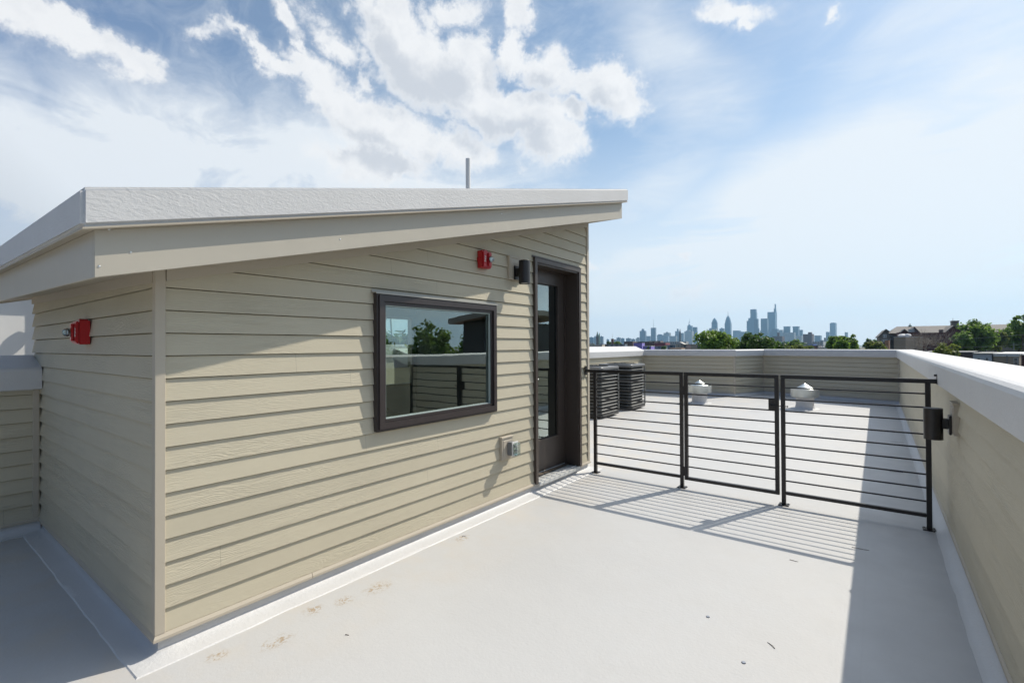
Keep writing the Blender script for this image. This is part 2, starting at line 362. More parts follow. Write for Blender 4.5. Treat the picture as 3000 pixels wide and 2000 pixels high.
def glass_mat(name, tint, refl=1.0, rough=.0, ior=1.52):
    m = bpy.data.materials.new(name); m.use_nodes = True; t = NT(m.node_tree); t.n.clear()
    out = t.node('ShaderNodeOutputMaterial'); g = t.node('ShaderNodeBsdfGlossy'); tr = t.node('ShaderNodeBsdfTransparent')
    g.inputs['Roughness'].default_value = rough; g.inputs['Color'].default_value = (.84, .96, .92, 1); tr.inputs[0].default_value = c4(tint)
    fr = t.node('ShaderNodeFresnel'); fr.inputs[0].default_value = ior
    nb = t.bump(t.noise(objc(t), 2.5, 2, .5), .03, .02); t.put(g.inputs['Normal'], nb)
    mx = t.node('ShaderNodeMixShader'); t.put(mx.inputs[0], t.math('MULTIPLY', fr.outputs[0], refl, clamp=True))
    t.l.new(tr.outputs[0], mx.inputs[1]); t.l.new(g.outputs[0], mx.inputs[2]); t.l.new(mx.outputs[0], out.inputs[0])
    return m
M_GLASS = glass_mat('insulated_glass', (.64, .78, .71), 5.2)
M_CLEAR = glass_mat('clear_glass', (.85, .92, .88), 1.5)
M_LENS = glass_mat('clear_lens', (.85, .9, .92), 2.0)
M_COVER = glass_mat('clear_cover', (.80, .82, .82), 2.0, .12)

# ------------------------------------------------------------------ lap siding
def siding(name, org, u, n, u0, u1, z0, z1, parent, clip=None, openings=(), off=.003, proud=.012):
    """boards as real laps; org = point on wall plane, u along, n outward"""
    org = Vector(org); u = Vector(u).normalized(); n = Vector(n).normalized(); up = Vector((0, 0, 1))
    bm = bmesh.new(); uvl = bm.loops.layers.uv.new('UVMap')
    k0 = math.floor((z0-Z0)/EXP+1e-6); k1 = math.ceil((z1-Z0)/EXP-1e-6)
    for k in range(k0, k1):
        b0 = Z0+k*EXP; b1 = b0+EXP
        a0 = max(b0, z0); a1 = min(b1, z1)
        if a1-a0 < .002: continue
        o0 = off+proud*(b1-a0)/EXP; o1 = off+proud*(b1-a1)/EXP
        at_ = a1-.005; ot = o1+.001      # board top tucks back under the lap above, leaving a real shadow gap
        for q in (((u0, o0, a0), (u1, o0, a0), (u1, ot, at_), (u0, ot, at_)), ((u0, ot, at_), (u1, ot, at_), (u1, -.012, a1), (u0, -.012, a1)),
                  ((u1, o0, a0), (u0, o0, a0), (u0, -.012, a0), (u1, -.012, a0))):
            bm.faces.new([bm.verts.new(p) for p in q])
        for uu, rev in ((u0, False), (u1, True)):
            vs = [bm.verts.new(p) for p in ((uu, o0, a0), (uu, ot, at_), (uu, -.012, a1), (uu, -.012, a0))]
            bm.faces.new(vs[::-1] if rev else vs)
    if clip:   # clip = (point, normal) in (u, z): drop the side the normal points to
        (cu, cz), (nu, nz) = clip
        bmesh.ops.bisect_plane(bm, geom=bm.verts[:]+bm.edges[:]+bm.faces[:], plane_co=(cu, 0, cz), plane_no=(nu, 0, nz), clear_outer=True)
    for (a, b, c, d) in openings:
        for co, no in (((a, 0, 0), (1, 0, 0)), ((b, 0, 0), (1, 0, 0)), ((0, 0, c), (0, 0, 1)), ((0, 0, d), (0, 0, 1))):
            bmesh.ops.bisect_plane(bm, geom=bm.verts[:]+bm.edges[:]+bm.faces[:], plane_co=co, plane_no=no)
        kill = [f for f in bm.faces if a < f.calc_center_median().x < b and c < f.calc_center_median().z < d]
        bmesh.ops.delete(bm, geom=kill, context='FACES')
    for f in bm.faces:
        for l in f.loops:
            c = l.vert.co; zc = min(c.z, f.calc_center_median().z+.2)
            l[uvl].uv = (c.x, c.z - (.0006 if abs(f.normal.z) < .5 and c.z > f.calc_center_median().z else -.0006))
    off0 = ROOT[parent.name] if parent else Vector((0, 0, 0))
    for v in bm.verts:
        c = v.co.copy(); v.co = org+u*c.x+n*c.y+up*c.z-off0
    me = bpy.data.meshes.new(name); bm.to_mesh(me); bm.free(); me.materials.append(M_SIDING)
    o = link(bpy.data.objects.new(name, me))
    if parent: o.parent = parent
    ROOT[o.name] = off0
    return o

def sweep(path, prof, segs=None, closed=False, mb=None, cap=True):
    """sweep (offset to the left of the path, z) profile along 2-D path with mitred corners"""
    mb = mb or MB(); n = len(path); P = [Vector((p[0], p[1])) for p in path]
    mit = []
    for i in range(n):
        d0 = (P[i]-P[i-1]).normalized() if i > 0 else None
        d1 = (P[i+1]-P[i]).normalized() if i < n-1 else None
        if d0 is None: d0 = d1
        if d1 is None: d1 = d0
        n0 = Vector((-d0.y, d0.x)); n1 = Vector((-d1.y, d1.x)); m = (n0+n1); m = m/m.dot(n0) if m.length > 1e-6 else n0
        mit.append(m)
    segs = segs or (0, n-1)
    k = len(prof); rings = []
    for i in range(segs[0], segs[1]+1):
        rings.append([Vector((P[i].x+mit[i].x*o, P[i].y+mit[i].y*o, z)) for o, z in prof])
    vs = [v for r in rings for v in r]; fs = []
    kk = k if closed else k-1
    for i in range(len(rings)-1):
        for j in range(kk):
            j2 = (j+1) % k; fs.append((i*k+j, i*k+j2, (i+1)*k+j2, (i+1)*k+j))
    if closed and cap: fs += [tuple(range(k)), tuple(range((len(rings)-1)*k+k-1, (len(rings)-1)*k-1, -1))]
    return mb.add(vs, fs)

from mathutils import noise as mnoise
def flashing(path, prof, segs, parent):
    segs = segs or (0, len(path)-1); P = [Vector((a[0], a[1])) for a in path]; Q = []; i0 = i1 = 0
    for i in range(len(P)-1):
        if i == segs[0]: i0 = len(Q)
        L = (P[i+1]-P[i]).length; n = max(1, int(L/.07)) if segs[0] <= i < segs[1] else 1
        for k in range(n): Q.append(P[i].lerp(P[i+1], k/n))
        if i+1 == segs[1]: i1 = len(Q)
    Q.append(P[-1])
    mb = sweep([tuple(q) for q in Q], prof, (i0, i1)); k = len(prof)
    for j, v in enumerate(mb.v):      # hand-laid membrane: uneven edge and slight puckers
        w = (j % k)/(k-1); c = Vector((v.x*5, v.y*5, 3.1)); d = mnoise.noise_vector(c)*.009*w+mnoise.noise_vector(c*5)*.0025*w
        v.x += d.x; v.y += d.y
        if 0 < j % k < k-1: v.z += abs(mnoise.noise(c*1.7))*.006*w+mnoise.noise(c*6)*.0012
    return mb.build('membrane_flashing', M_MEMB, parent, smooth=True)

# ------------------------------------------------------------------ ground, deck
GZ = -9.5
m = MB(); N = 48; rr = [0, 30, 100, 300, 900, 2500, 7000]
vs = [(0, 0, GZ)]; fs = []
for k, r_ in enumerate(rr[1:]):
    for i in range(N): vs.append((r_*math.cos(2*math.pi*i/N), r_*math.sin(2*math.pi*i/N), GZ))
for i in range(N): fs.append((0, 1+i, 1+(i+1) % N))
for k in range(len(rr)-2):
    for i in range(N):
        a = 1+k*N+i; b = 1+k*N+(i+1) % N; fs.append((a, a+N, b+N, b))
m.add(vs, fs)
def ground_nodes(t, b):
    p = gpos(t)
    c = t.mix(t.mr(t.noise(p, .02, 5, .6), .42, .58), (.05, .07, .03, 1), (.13, .12, .11, 1))
    c = t.mix(t.mr(t.noise(p, .11, 3, .5), .6, .66), c, (.22, .2, .18, 1))
    t.put(b.inputs['Base Color'], c)
m.build('ground', mat('city_ground', rough=.9, fn=ground_nodes)); tag(bpy.data.objects['ground'], kind='structure')
RIN = [(.44, -6.0), (.44, 14.85), (-2.70, 15.95), (-3.22, 14.70), (-5.87, 14.55), (-5.87, 5.08)]
ROUT = [(.70, -6.0), (.70, 15.05), (-2.9, 16.3), (-3.4, 15.0), (-6.15, 14.85), (-6.15, 5.08), (-5.69, 5.08), (-5.69, -6.0)]
m = MB(); m.prism(ROUT[::-1], GZ+.004, 0.0)
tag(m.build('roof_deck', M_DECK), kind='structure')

# ------------------------------------------------------------------ parapets
CP = lambda zi, zo, w=.27: [(.030, zi-.165), (.070, zi-.170), (.072, zi-.03), (.066, zi-.012), (.052, zi), (.03, zi+.006), (-w+.03, zo), (-w, zo-.012), (-w-.012, zo-.05), (-w-.012, zo-.2), (-w+.02, zo-.2), (-w+.02, zi-.19), (.006, zi-.19), (.030, zi-.165)][:13]
def parapet(label, path, segs, zi, zo, w, joints, cant=True, ext=None):
    c = path[segs[0]]; r = empty('parapet_wall', (c[0], c[1], 0), label, 'wall', 'parapet walls round the roof deck')
    for i in range(segs[0], segs[1]):
        a = Vector(path[i]); b = Vector(path[i+1]); d = (b-a); L = d.length; d.normalize(); nn = Vector((-d.y, d.x))
        siding('siding', (a.x, a.y, 0), (d.x, d.y, 0), (nn.x, nn.y, 0), 0.0, L, Z0, zi-.15, r, proud=.017)
    for j in joints:
        p = Vector(path[j]); i0 = Vector(path[j-1]); i1 = Vector(path[j+1]) if j+1 < len(path) else None
        d0 = (p-i0).normalized(); n0 = Vector((-d0.y, d0.x))
        mm = MB()
        if i1 is not None:
            d1 = (i1-p).normalized(); n1 = Vector((-d1.y, d1.x)); mit = (n0+n1)/((n0+n1).dot(n0))
            s = .035 if d0.cross(d1) > 0 else -.035
            q = p+mit*.018
            pts = [p-n0*.0+d0*(-abs(s)), p+n0*.018-d0*abs(s), q, p+n1*.018+d1*abs(s), p+d1*abs(s)]
            mm.prism([(v.x, v.y) for v in pts], .085, zi-.16)
        mm.build('corner_trim', M_TRIM, r, bevel=.002, seg=1)
    sweep(path, [(0, .078), (.030, .078), (.030, .094), (.022, .1045), (0, .1045)], segs, True).build('base_strip', M_TRIM, r)
    prof = [(.008, .082), (.012, .06), (.02, .045), (.055, .014), (.075, .006), (.095, .004), (.095, -.01)]
    flashing(path, prof, segs, r)
    sweep(path, CP(zi, zo, w), segs, True).build('cap', M_MEMB, r)
    # outer face down past the deck edge
    sweep(path, [(-w+.03, zo-.16), (-w+.03, -.4), (-.01, -.4), (-.01, zi-.17)], segs, True).build('core', M_TRIM, r)
    return r
parapet('long shaded parapet of pale lap siding with a white cap, on the right side of the deck', RIN, (0, 1), 1.305, 1.318, .26, [1])
parapet('angled parapet with a stepped corner across the far end of the roof', RIN, (1, 4), 1.305, 1.316, .27, [2, 3])
parapet('low parapet behind the black air conditioners with a bright white sloping cap', RIN, (4, 5), 1.30, 1.418, .42, [4])
LEFT = [(-5.36, .79), (-5.36, -6.0)]
# path running toward -Y: its left side is +X, the deck side
parapet('grey siding parapet in shade with a white cap, at the left edge beside the bulkhead', LEFT, (0, 1), 1.30, 1.395, .33, [])
bpy.data.objects['parapet_wall.003'].name = 'parapet_wall.003'
mm = MB(); mm.box((-5.362, .745, .085), (-5.340, .782, 1.14)); mm.build('corner_trim', M_TRIM, bpy.data.objects['parapet_wall.003'], bevel=.002, seg=1)

# ------------------------------------------------------------------ stair bulkhead
BX0, BX1, BY0, BY1 = -5.68, -2.715, .805, 5.045
SL, TX = .2558, .022
def zfas(x, y): return 1.726+SL*(y-.512)+TX*(-2.445-x)
B = empty('stair_bulkhead', (-2.7, .8, 0), 'beige stair bulkhead with a sloping shed roof, window and brown door', 'roof house')
DW = (3.935, 4.815, -.1, 2.30); WW = (2.035, 3.285, .89, 1.80)
RK = .045
siding('front_siding', (BX1, 0, 0), (0, 1, 0), (1, 0, 0), .828, 5.015, Z0, 3.2, B,
       clip=((.512, 1.726-RK+.012), (-SL, 1)), openings=(DW, WW))
siding('side_siding', (0, BY0, 0), (-1, 0, 0), (0, -1, 0), 2.735, 5.68, Z0, 2.2, B,
       clip=((2.445, 1.726+SL*(BY0-.512)-RK+.012), (-TX, 1)), proud=.017)
siding('rear_siding', (BX0, 0, 0), (0, -1, 0), (-1, 0, 0), -5.03, -.81, Z0, 3.3, B, clip=((-.512, 1.79), (SL, 1)), openings=((-4.92, -4.34, .86, 1.90),))
siding('end_siding', (0, BY1, 0), (1, 0, 0), (0, 1, 0), -5.67, -2.72, Z0, 2.93, B)
def wallquad(mb, pts): mb.add(pts, [tuple(range(len(pts)))])
# rake and frieze boards under the soffit
mb = MB()
def rake(mb, x0, x1, y0, y1):   # thin board following roof plane between two plan points, height RK+.02
    vs = []
    for (x, y) in ((x0, y0), (x1, y0), (x1, y1), (x0, y1)):
        vs.append((x, y, zfas(x, y)-RK)); 
    for (x, y) in ((x0, y0), (x1, y0), (x1, y1), (x0, y1)):
        vs.append((x, y, zfas(x, y)+.02))
    mb.add(vs, [(3,2,1,0),(4,5,6,7),(0,1,5,4),(1,2,6,5),(2,3,7,6),(3,0,4,7)])
rake(mb, -2.716, -2.692, .830, 5.018)
rake(mb, -5.68, -2.73, .782, .806)
mb.build('frieze_board', M_TRIM, B)
# corner boards
mb = MB()
def vpost(mb, poly, z0, ztop):
    n = len(poly); vs = [(x, y, z0) for x, y in poly]+[(x, y, ztop(x, y)) for x, y in poly]
    mb.add(vs, [tuple(range(n-1, -1, -1)), tuple(range(n, 2*n))]+[(i, (i+1) % n, n+(i+1) % n, n+i) for i in range(n)])
vpost(mb, [(-2.695, .785), (-2.695, .8275), (-2.716, .8275), (-2.716, .806), (-2.735, .806), (-2.735, .785)], .104, lambda x, y: zfas(x, y)+.01)
mb.build('corner_trim', M_TRIM, B, bevel=.0015, seg=1)
mb = MB(); vpost(mb, [(-2.695, 5.018), (-2.695, 5.062), (-2.74, 5.062), (-2.74, 5.044), (-2.716, 5.044), (-2.716, 5.018)], .104, lambda x, y: zfas(x, y)+.01)
mb.build('corner_trim', M_TRIM, B, bevel=.0015, seg=1)
# base strip in three lengths with a door gap, upstand and cant
basep = [(-.006, .075), (.026, .075), (.026, .088), (.018, .1035), (-.006, .1035)]
# order so that left of path is outside: front face +X -> path toward -Y
fp = [(-2.70, 5.06), (-2.70, .79), (-5.68, .79)]
fp = [(-2.715, 5.045), (-2.715, .805), (-5.36, .805)]
mb = MB(); sweep([(-2.715, 3.915), (-2.715, 1.572)], basep, None, True, mb); sweep([(-2.715, 1.569), (-2.715, .805), (-5.36, .805)], basep, None, True, mb)
sweep([(-2.715, 5.066), (-2.715, 4.83)], basep, None, True, mb)
mb.build('base_strip', M_TRIM, B)
cant = [(-.006, .10), (-.002, .07), (.002, .030), (.012, .019), (.03, .012), (.055, .008), (.09, .0055), (.115, .004), (.125, -.004)]
flashing([(-5.0, 5.045), (-2.715, 5.045), (-2.715, .805), (-5.36, .805)], cant, None, B)
# roof: coated edge slab, fascia band, soffit, membrane
def slab(mb, x0, x1, y0, y1, f0, f1, nx=1, ny=1):
    vs = []
    for f in (f0, f1):
        for (x, y) in ((x0, y0), (x1, y0), (x1, y1), (x0, y1)): vs.append((x, y, zfas(x, y)+f))
    mb.add(vs, [(3,2,1,0),(4,5,6,7),(0,1,5,4),(1,2,6,5),(2,3,7,6),(3,0,4,7)])
mb = MB(); slab(mb, -6.1, -2.385, .46, 5.50, .196, .348)
o = mb.build('roof_edge', M_RCAP, B, bevel=.014, seg=3, smooth=True)
mb = MB(); slab(mb, -6.09, -2.392, .466, 5.494, .188, .1955); mb.build('drip_strip', M_TRIM, B)
mb = MB()
for a in ((-2.465, -2.445, .512, 5.442), (-6.04, -2.4652, .512, .532), (-6.04, -2.4652, 5.422, 5.442), (-6.04, -6.02, .5322, 5.4218)):
    slab(mb, *a, 0.0, .188)
mb.build('fascia', M_FASCIA, B, bevel=.002, seg=1)
mb = MB(); slab(mb, -6.02, -2.4652, .5322, 5.4218, .012, .025); mb.build('soffit', M_TRIM, B)
# rivet heads on the fascia
for (px, py) in ((319.5, 671), (383, 739), (291, 780), (997, 701), (1470, 626)):
    d = ray(px, py); P = CAM+d*((-2.445-CAM.x)/d.x)
    mb = MB(); mb.lathe(P, [(.0001, .003), (.003, .0025), (.005, 0)], 10, M=Matrix.Rotation(R(90), 3, 'Y'))
    mb.build('rivet', M_ALU, B, smooth=True)
# interior shell
mb = MB()
x0, x1, y0, y1 = -5.60, -2.80, .90, 4.96
wallquad(mb, [(x0, y0, .1), (x1, y0, .1), (x1, y0, 1.78), (x0, y0, 1.78)])
wallquad(mb, [(x0, y1, .1), (x1, y1, .1), (x1, y1, 2.82), (x0, y1, 2.82)])
wy0, wy1, wz0, wz1 = 4.36, 4.90, .88, 1.88
for q in ([(x0, y0, .1), (x0, wy0, .1), (x0, wy0, 2.68), (x0, y0, 1.8)], [(x0, wy1, .1), (x0, y1, .1), (x0, y1, 2.84), (x0, wy1, 2.82)],
          [(x0, wy0, .1), (x0, wy1, .1), (x0, wy1, wz0), (x0, wy0, wz0)], [(x0, wy0, wz1), (x0, wy1, wz1), (x0, wy1, 2.82), (x0, wy0, 2.68)]):
    wallquad(mb, q)
wallquad(mb, [(x0, y0, 1.8), (x0, y1, 2.84), (x1, y1, 2.80), (x1, y0, 1.76)])
# front inner wall with window and door openings
FX = -2.80
for (a, b, c, d) in ((y0, 2.04, .1, 1.76), (2.04, 3.28, .1, .895), (2.04, 3.28, 1.795, 2.05), (3.28, 3.94, .1, 2.3), (4.81, y1, .1, 2.6), (3.94, 4.81, 2.29, 2.6)):
    wallquad(mb, [(FX, a, c), (FX, b, c), (FX, b, d), (FX, a, d)])
for q in ([(FX, 2.036, .89), (FX, 3.284, .89), (-2.72, 3.284, .89), (-2.72, 2.036, .89)], [(FX, 2.036, 1.80), (FX, 3.284, 1.80), (-2.72, 3.284, 1.80), (-2.72, 2.036, 1.80)],
          [(FX, 2.036, .89), (FX, 2.036, 1.8), (-2.72, 2.036, 1.8), (-2.72, 2.036, .89)], [(FX, 3.284, .89), (FX, 3.284, 1.8), (-2.72, 3.284, 1.8), (-2.72, 3.284, .89)]):
    wallquad(mb, q)
mb.build('interior_wall', M_DRY, B)
mb = MB(); wallquad(mb, [(x0, y0, .105), (x1, y0, .105), (x1, y1, .105), (x0, y1, .105)]); mb.build('interior_floor', M_FLOORIN, B)
# stair rail seen dimly through the glass
mb = MB(); mb.bar((-3.9, 2.5, .1), (-3.9, 2.5, 1.05), .03, 8); mb.bar((-3.9, 2.5, 1.05), (-3.9, 4.2, .35), .025, 8); mb.build('stair_rail', M_BRONZE, B)

def ring(mb, y0, y1, z0, z1, w, xb, xf):
    """rectangular frame in a plane of constant X, mitred"""
    O = [(y0, z0), (y1, z0), (y1, z1), (y0, z1)]; I = [(y0+w, z0+w), (y1-w, z0+w), (y1-w, z1-w), (y0+w, z1-w)]
    vs = [(xb, a, b) for a, b in O]+[(xf, a, b) for a, b in O]+[(xf, a, b) for a, b in I]+[(xb, a, b) for a, b in I]
    fs = []
    for i in range(4):
        j = (i+1) % 4
        fs += [(i, j, 4+j, 4+i), (4+i, 4+j, 8+j, 8+i), (8+i, 8+j, 12+j, 12+i), (12+i, 12+j, j, i)]
    mb.add(vs, fs)
# front window
W = MB()
ring(W, 2.020, 3.300, .876, 1.813, .020, -2.730, -2.668)       # outer flange
ring(W, 2.034, 3.286, .890, 1.799, .042, -2.730, -2.656)      # main frame
ring(W, 2.0762, 3.2438, .9322, 1.7568, .022, -2.730, -2.672)       # stepped bead
fr = W.build('window', M_BRONZE, B, bevel=.0025, seg=2)
g = MB(); wallquad(g, [(-2.703, 2.0985, .9545), (-2.703, 3.2215, .9545), (-2.703, 3.2215, 1.7345), (-2.703, 2.0985, 1.7345)]); g.build('pane', M_GLASS, fr)
g = MB(); ring(g, 2.0982, 3.2218, .9542, 1.7348, .007, -2.7, -2.682); g.build('glazing_bead', mat('pale_spacer', (.42, .50, .47), .4), fr)
g = MB(); g.box((-2.72, 2.005, 1.8135), (-2.654, 3.315, 1.817)); g.box((-2.7035, 2.005, 1.8172), (-2.70, 3.315, 1.836)); g.box((-2.657, 2.005, 1.806), (-2.654, 3.315, 1.8134)); g.build('head_flashing', mat('painted_flashing', (.40, .39, .35), .4), fr)
# rear window, dark frame
g = MB(); 
for (a, b, c, d) in ((4.34, 4.92, .86, .90), (4.34, 4.92, 1.86, 1.90), (4.34, 4.38, .90, 1.86), (4.88, 4.92, .90, 1.86)):
    g.box((-5.70, a, c), (-5.60, b, d))
rw = g.build('window', M_TRIM, B, bevel=.003)
g = MB(); wallquad(g, [(-5.65, 4.38, .90), (-5.65, 4.88, .90), (-5.65, 4.88, 1.86), (-5.65, 4.38, 1.86)]); g.build('pane', M_CLEAR, rw)
# door
D = MB()
ring(D, 3.912, 4.838, -.3, 2.326, .046, -2.74, -2.676)
D.v = [Vector((p.x, p.y, max(p.z, .088))) for p in D.v]
dr = D.build('door', M_DOOR, B, bevel=.003)
g = MB(); ring(g, 3.958, 4.792, -.35, 2.280, .016, -2.90, -2.690); g.v = [Vector((p.x, p.y, max(p.z, .09))) for p in g.v]; g.build('jamb', M_DOOR, dr, bevel=.002)
g = MB(); ring(g, 3.974, 4.776, -.35, 2.264, .014, -2.90, -2.845); g.v = [Vector((p.x, p.y, max(p.z, .09))) for p in g.v]; g.build('stop', M_DOOR, dr, bevel=.002)
g = MB()   # slab: stiles and rails round the light
xs, xf = -2.905, -2.862
for (a, b, c, d) in ((3.978, 4.11, .115, 2.258), (4.628, 4.772, .115, 2.258), (4.1102, 4.6278, .115, .44), (4.1102, 4.6278, 2.13, 2.258)):
    g.box((xs, a, c), (xf, b, d))
sb = g.build('slab', M_DOOR, dr)
g = MB(); ring(g, 4.100, 4.638, .430, 2.140, .022, -2.90, -2.852); g.build('glazing_frame', M_DOOR, sb := sb, bevel=.004) if False else g.build('glazing_frame', M_DOOR, dr, bevel=.004)
g = MB(); wallquad(g, [(-2.883, 4.12, .45), (-2.883, 4.618, .45), (-2.883, 4.618, 2.12), (-2.883, 4.12, 2.12)]); g.build('pane', M_GLASS, dr)
g = MB(); ring(g, 4.1215, 4.6165, .4515, 2.1185, .010, -2.879, -2.872); g.build('gasket', M_IRON, dr)
for z in (.35, 1.25, 2.05):
    g = MB(); g.bar((-2.856, 4.778, z-.045), (-2.856, 4.778, z+.045), .006, 10); g.build('hinge', M_ALU, dr, smooth=True)
g = MB(); g.box((-2.91, 3.965, .078), (-2.672, 4.785, .091)); g.box((-2.676, 3.965, .060), (-2.6725, 4.785, .0775)); g.box((-2.91, 3.98, .0915), (-2.862, 4.77, .112)); g.build('sill', mat('painted_aluminium', (.55, .56, .55), .35, .15), dr, bevel=.001, seg=1)
g = MB(); g.bar((-2.862, 4.05, 1.10), (-2.81, 4.05, 1.10), .011, 12); g.bar((-2.815, 4.05, 1.10), (-2.815, 4.16, 1.10), .009, 12); g.build('handle', M_ALU, dr, smooth=True)
g = MB(); ring(g, 3.90, 4.85, -.4, 2.338, .010, -2.712, -2.700) if False else g.box((-2.72, 3.895, 2.3265), (-2.672, 4.855, 2.330)); g.box((-2.7035, 3.895, 2.3302), (-2.699, 4.855, 2.348)); g.build('head_flashing', M_DOOR, dr)

# mounting block helper + wall lamps
def wall_lamp(org, n, side, label):
    n = Vector(n); side = Vector(side); org = Vector(org); zz = Vector((0, 0, 1))
    Mx = Matrix((side, n, zz)).transposed().to_4x4(); Mx.translation = org
    r = empty('wall_lamp', org, label, 'lamp', 'black cylinder wall lamps')
    g = MB(); g.box((-.045, .0265, -.065), (.045, .040, .065), Mx); g.build('back_plate', M_BLACK, r, bevel=.003)
    g = MB(); g.box((-.030, .0402, -.028), (.030, .075, .040), Mx); g.build('arm', M_BLACK, r, bevel=.003)
    c = org+n*.118
    g = MB(); g.lathe(c, [(.001, .108), (.050, .108), (.0525, .105), (.0525, -.106), (.049, -.106), (.049, -.085), (.001, -.085)], 40); g.build('cylinder_shade', M_BLACK, r, smooth=True)
    g = MB(); g.lathe(c, [(.001, -.086), (.0485, -.086), (.0485, -.098), (.001, -.1)], 32); g.build('lens', mat('frosted_lens', (.72, .72, .68), .5), r, smooth=True)
    return r
wall_lamp((-2.70, 3.60, 2.128), (1, 0, 0), (0, 1, 0), 'black cylinder lamp on the beige wall between the red alarm and the door')
wall_lamp((.4235, 4.405, .90), (-1, 0, 0), (0, -1, 0), 'black cylinder lamp on the right parapet beside the last railing post')
def mount_block(name, org, n, side, w, h, parent):
    n = Vector(n); side = Vector(side); Mx = Matrix((side, n, Vector((0, 0, 1)))).transposed().to_4x4(); Mx.translation = Vector(org)
    g = MB(); g.box((-w/2, -.01, -h/2), (w/2, .022, h/2), Mx); g.box((-w/2+.018, .0222, -h/2+.018), (w/2-.018, .026, h/2-.018), Mx)
    g.box((-w/2-.006, -.01, h/2+.0002), (w/2+.006, .028, h/2+.016), Mx)
    return g.build(name, M_TRIM, parent, bevel=.002, seg=1)
mount_block('mounting_block', (-2.7, 3.60, 2.165), (1, 0, 0), (0, 1, 0), .20, .20, B)
mount_block('mounting_block', (-2.7, 3.455, .52), (1, 0, 0), (0, 1, 0), .16, .19, B)
mount_block('mounting_block', (.424, 4.405, .94), (-1, 0, 0), (0, -1, 0), .19, .20, bpy.data.objects['parapet_wall'])

def text_mesh(name, s, size, M, material, parent, depth=.0006):
    cu = bpy.data.curves.new(name, 'FONT'); cu.body = s; cu.size = size; cu.extrude = depth; cu.align_x = 'CENTER'; cu.align_y = 'CENTER'
    cu.space_line = .95
    o = bpy.data.objects.new(name, cu); link(o); dg = bpy.context.evaluated_depsgraph_get()
    me = bpy.data.meshes.new_from_object(o.evaluated_get(dg)); bpy.data.objects.remove(o)
    me.transform(M); me.transform(Matrix.Translation(-ROOT[parent.name])); me.materials.clear(); me.materials.append(material)
    t_ = link(bpy.data.objects.new(name, me)); t_.parent = parent; return t_
def fire_alarm(org, n, side, label, lens_x, text_x):
    n = Vector(n); side = Vector(side); org = Vector(org)
    Mx = Matrix((side, n, Vector((0, 0, 1)))).transposed().to_4x4(); Mx.translation = org
    r = empty('fire_alarm', org, label, 'alarm', 'red fire alarm strobes')
    g = MB(); g.box((-.058, .0, -.072), (.058, .050, .072), Mx)
    for (a, b) in ((0, .072), (0, -.072)): g.box((-.018, .002, b-(.010 if b > 0 else 0)), (.018, .044, b+(.012 if b > 0 else -.002)), Mx)
    g.box((-.066, .002, -.016), (-.056, .03, .016), Mx)
    g.build('back_box', M_RED, r, bevel=.003)
    g = MB(); g.box((-.054, .0505, -.067), (.054, .066, .067), Mx); fp_ = g.build('face_plate', M_RED, r, bevel=.005)
    g = MB(); g.box((-.015+lens_x*.6, .0662, -.058), (.030+lens_x*.6, .080, .058), Mx); g.build('horn_housing', M_RED, r, bevel=.006)
    g = MB(); g.lathe(Mx @ Vector((lens_x, .080, 0)), [(.001, .036), (.012, .034), (.021, .026), (.026, .012), (.027, 0)], 20, M=(Mx.to_3x3() @ Matrix.Rotation(R(-90), 3, 'X'))); g.build('strobe_lens', M_LENS, r, smooth=True)
    g = MB(); g.bar(Mx @ Vector((lens_x, .083, -.013)), Mx @ Vector((lens_x, .083, .013)), .005, 8); g.lathe(Mx @ Vector((lens_x, .0803, 0)), [(.001, .002), (.018, .003), (.024, .012)], 18, M=(Mx.to_3x3() @ Matrix.Rotation(R(-90), 3, 'X'))); g.build('flash_tube', M_ALU, r, smooth=True)
    T = Mx @ Matrix.Translation((text_x, .0815 if False else .0668, 0)) @ Matrix.Rotation(R(90), 4, 'X')
    if side.cross(n).z > 0:  # keep lettering readable from outside
        T = Mx @ Matrix.Translation((text_x, .0668, 0)) @ Matrix.Rotation(R(90), 4, 'X') @ Matrix.Rotation(R(180), 4, 'Y')
    T = T @ Matrix.Rotation(R(-90), 4, 'Z')
    text_mesh('lettering', 'FIRE', .030, T, M_WHITE, r)
    return r
# side must be viewer-left -> viewer-right mirrored: side x n = -z means viewer sees side to the left
fire_alarm((-2.70, 3.138, 2.188), (1, 0, 0), (0, 1, 0), 'red fire alarm with a clear strobe on the front wall beside the black lamp', .018, -.034)
fire_alarm((-3.918, .79, 1.546), (0, -1, 0), (1, 0, 0), 'red fire alarm with a clear strobe on the shaded side wall near the left edge', -.018, .034)

# weatherproof outlet
r = empty('electrical_outlet', (-2.70, 3.48, .52), 'small grey outlet box with a clear cover, low on the beige wall near the door', 'outlet')
g = MB(); g.box((-2.677, 3.447, .462), (-2.622, 3.525, .580)); g.build('box', M_GREYP, r, bevel=.005)
g = MB(); g.box((-2.6215, 3.443, .456), (-2.612, 3.529, .586)); g.build('cover_plate', M_WHITE, r, bevel=.003)
g = MB(); g.box((-2.6115, 3.450, .466), (-2.575, 3.522, .578)); g.build('bubble_cover', M_COVER, r, bevel=.009, seg=3, smooth=True)
g = MB(); g.box((-2.6117, 3.470, .49), (-2.604, 3.502, .512)); g.box((-2.6117, 3.470, .532), (-2.604, 3.502, .554)); g.build('receptacle', M_WHITE, r, bevel=.003)

# roof pipe
g = MB(); g.lathe((-3.5, 3.845, 0), [(.026, 2.95), (.026, 3.472), (.022, 3.472), (.022, 3.0)], 24)
g.lathe((-3.5, 3.845, 0), [(.07, 2.952), (.045, 2.97), (.0265, 3.01)], 24)
tag(g.build('vent_pipe', M_PVC, smooth=True), 'slim white vent pipe standing up from the bulkhead roof', 'pipe')

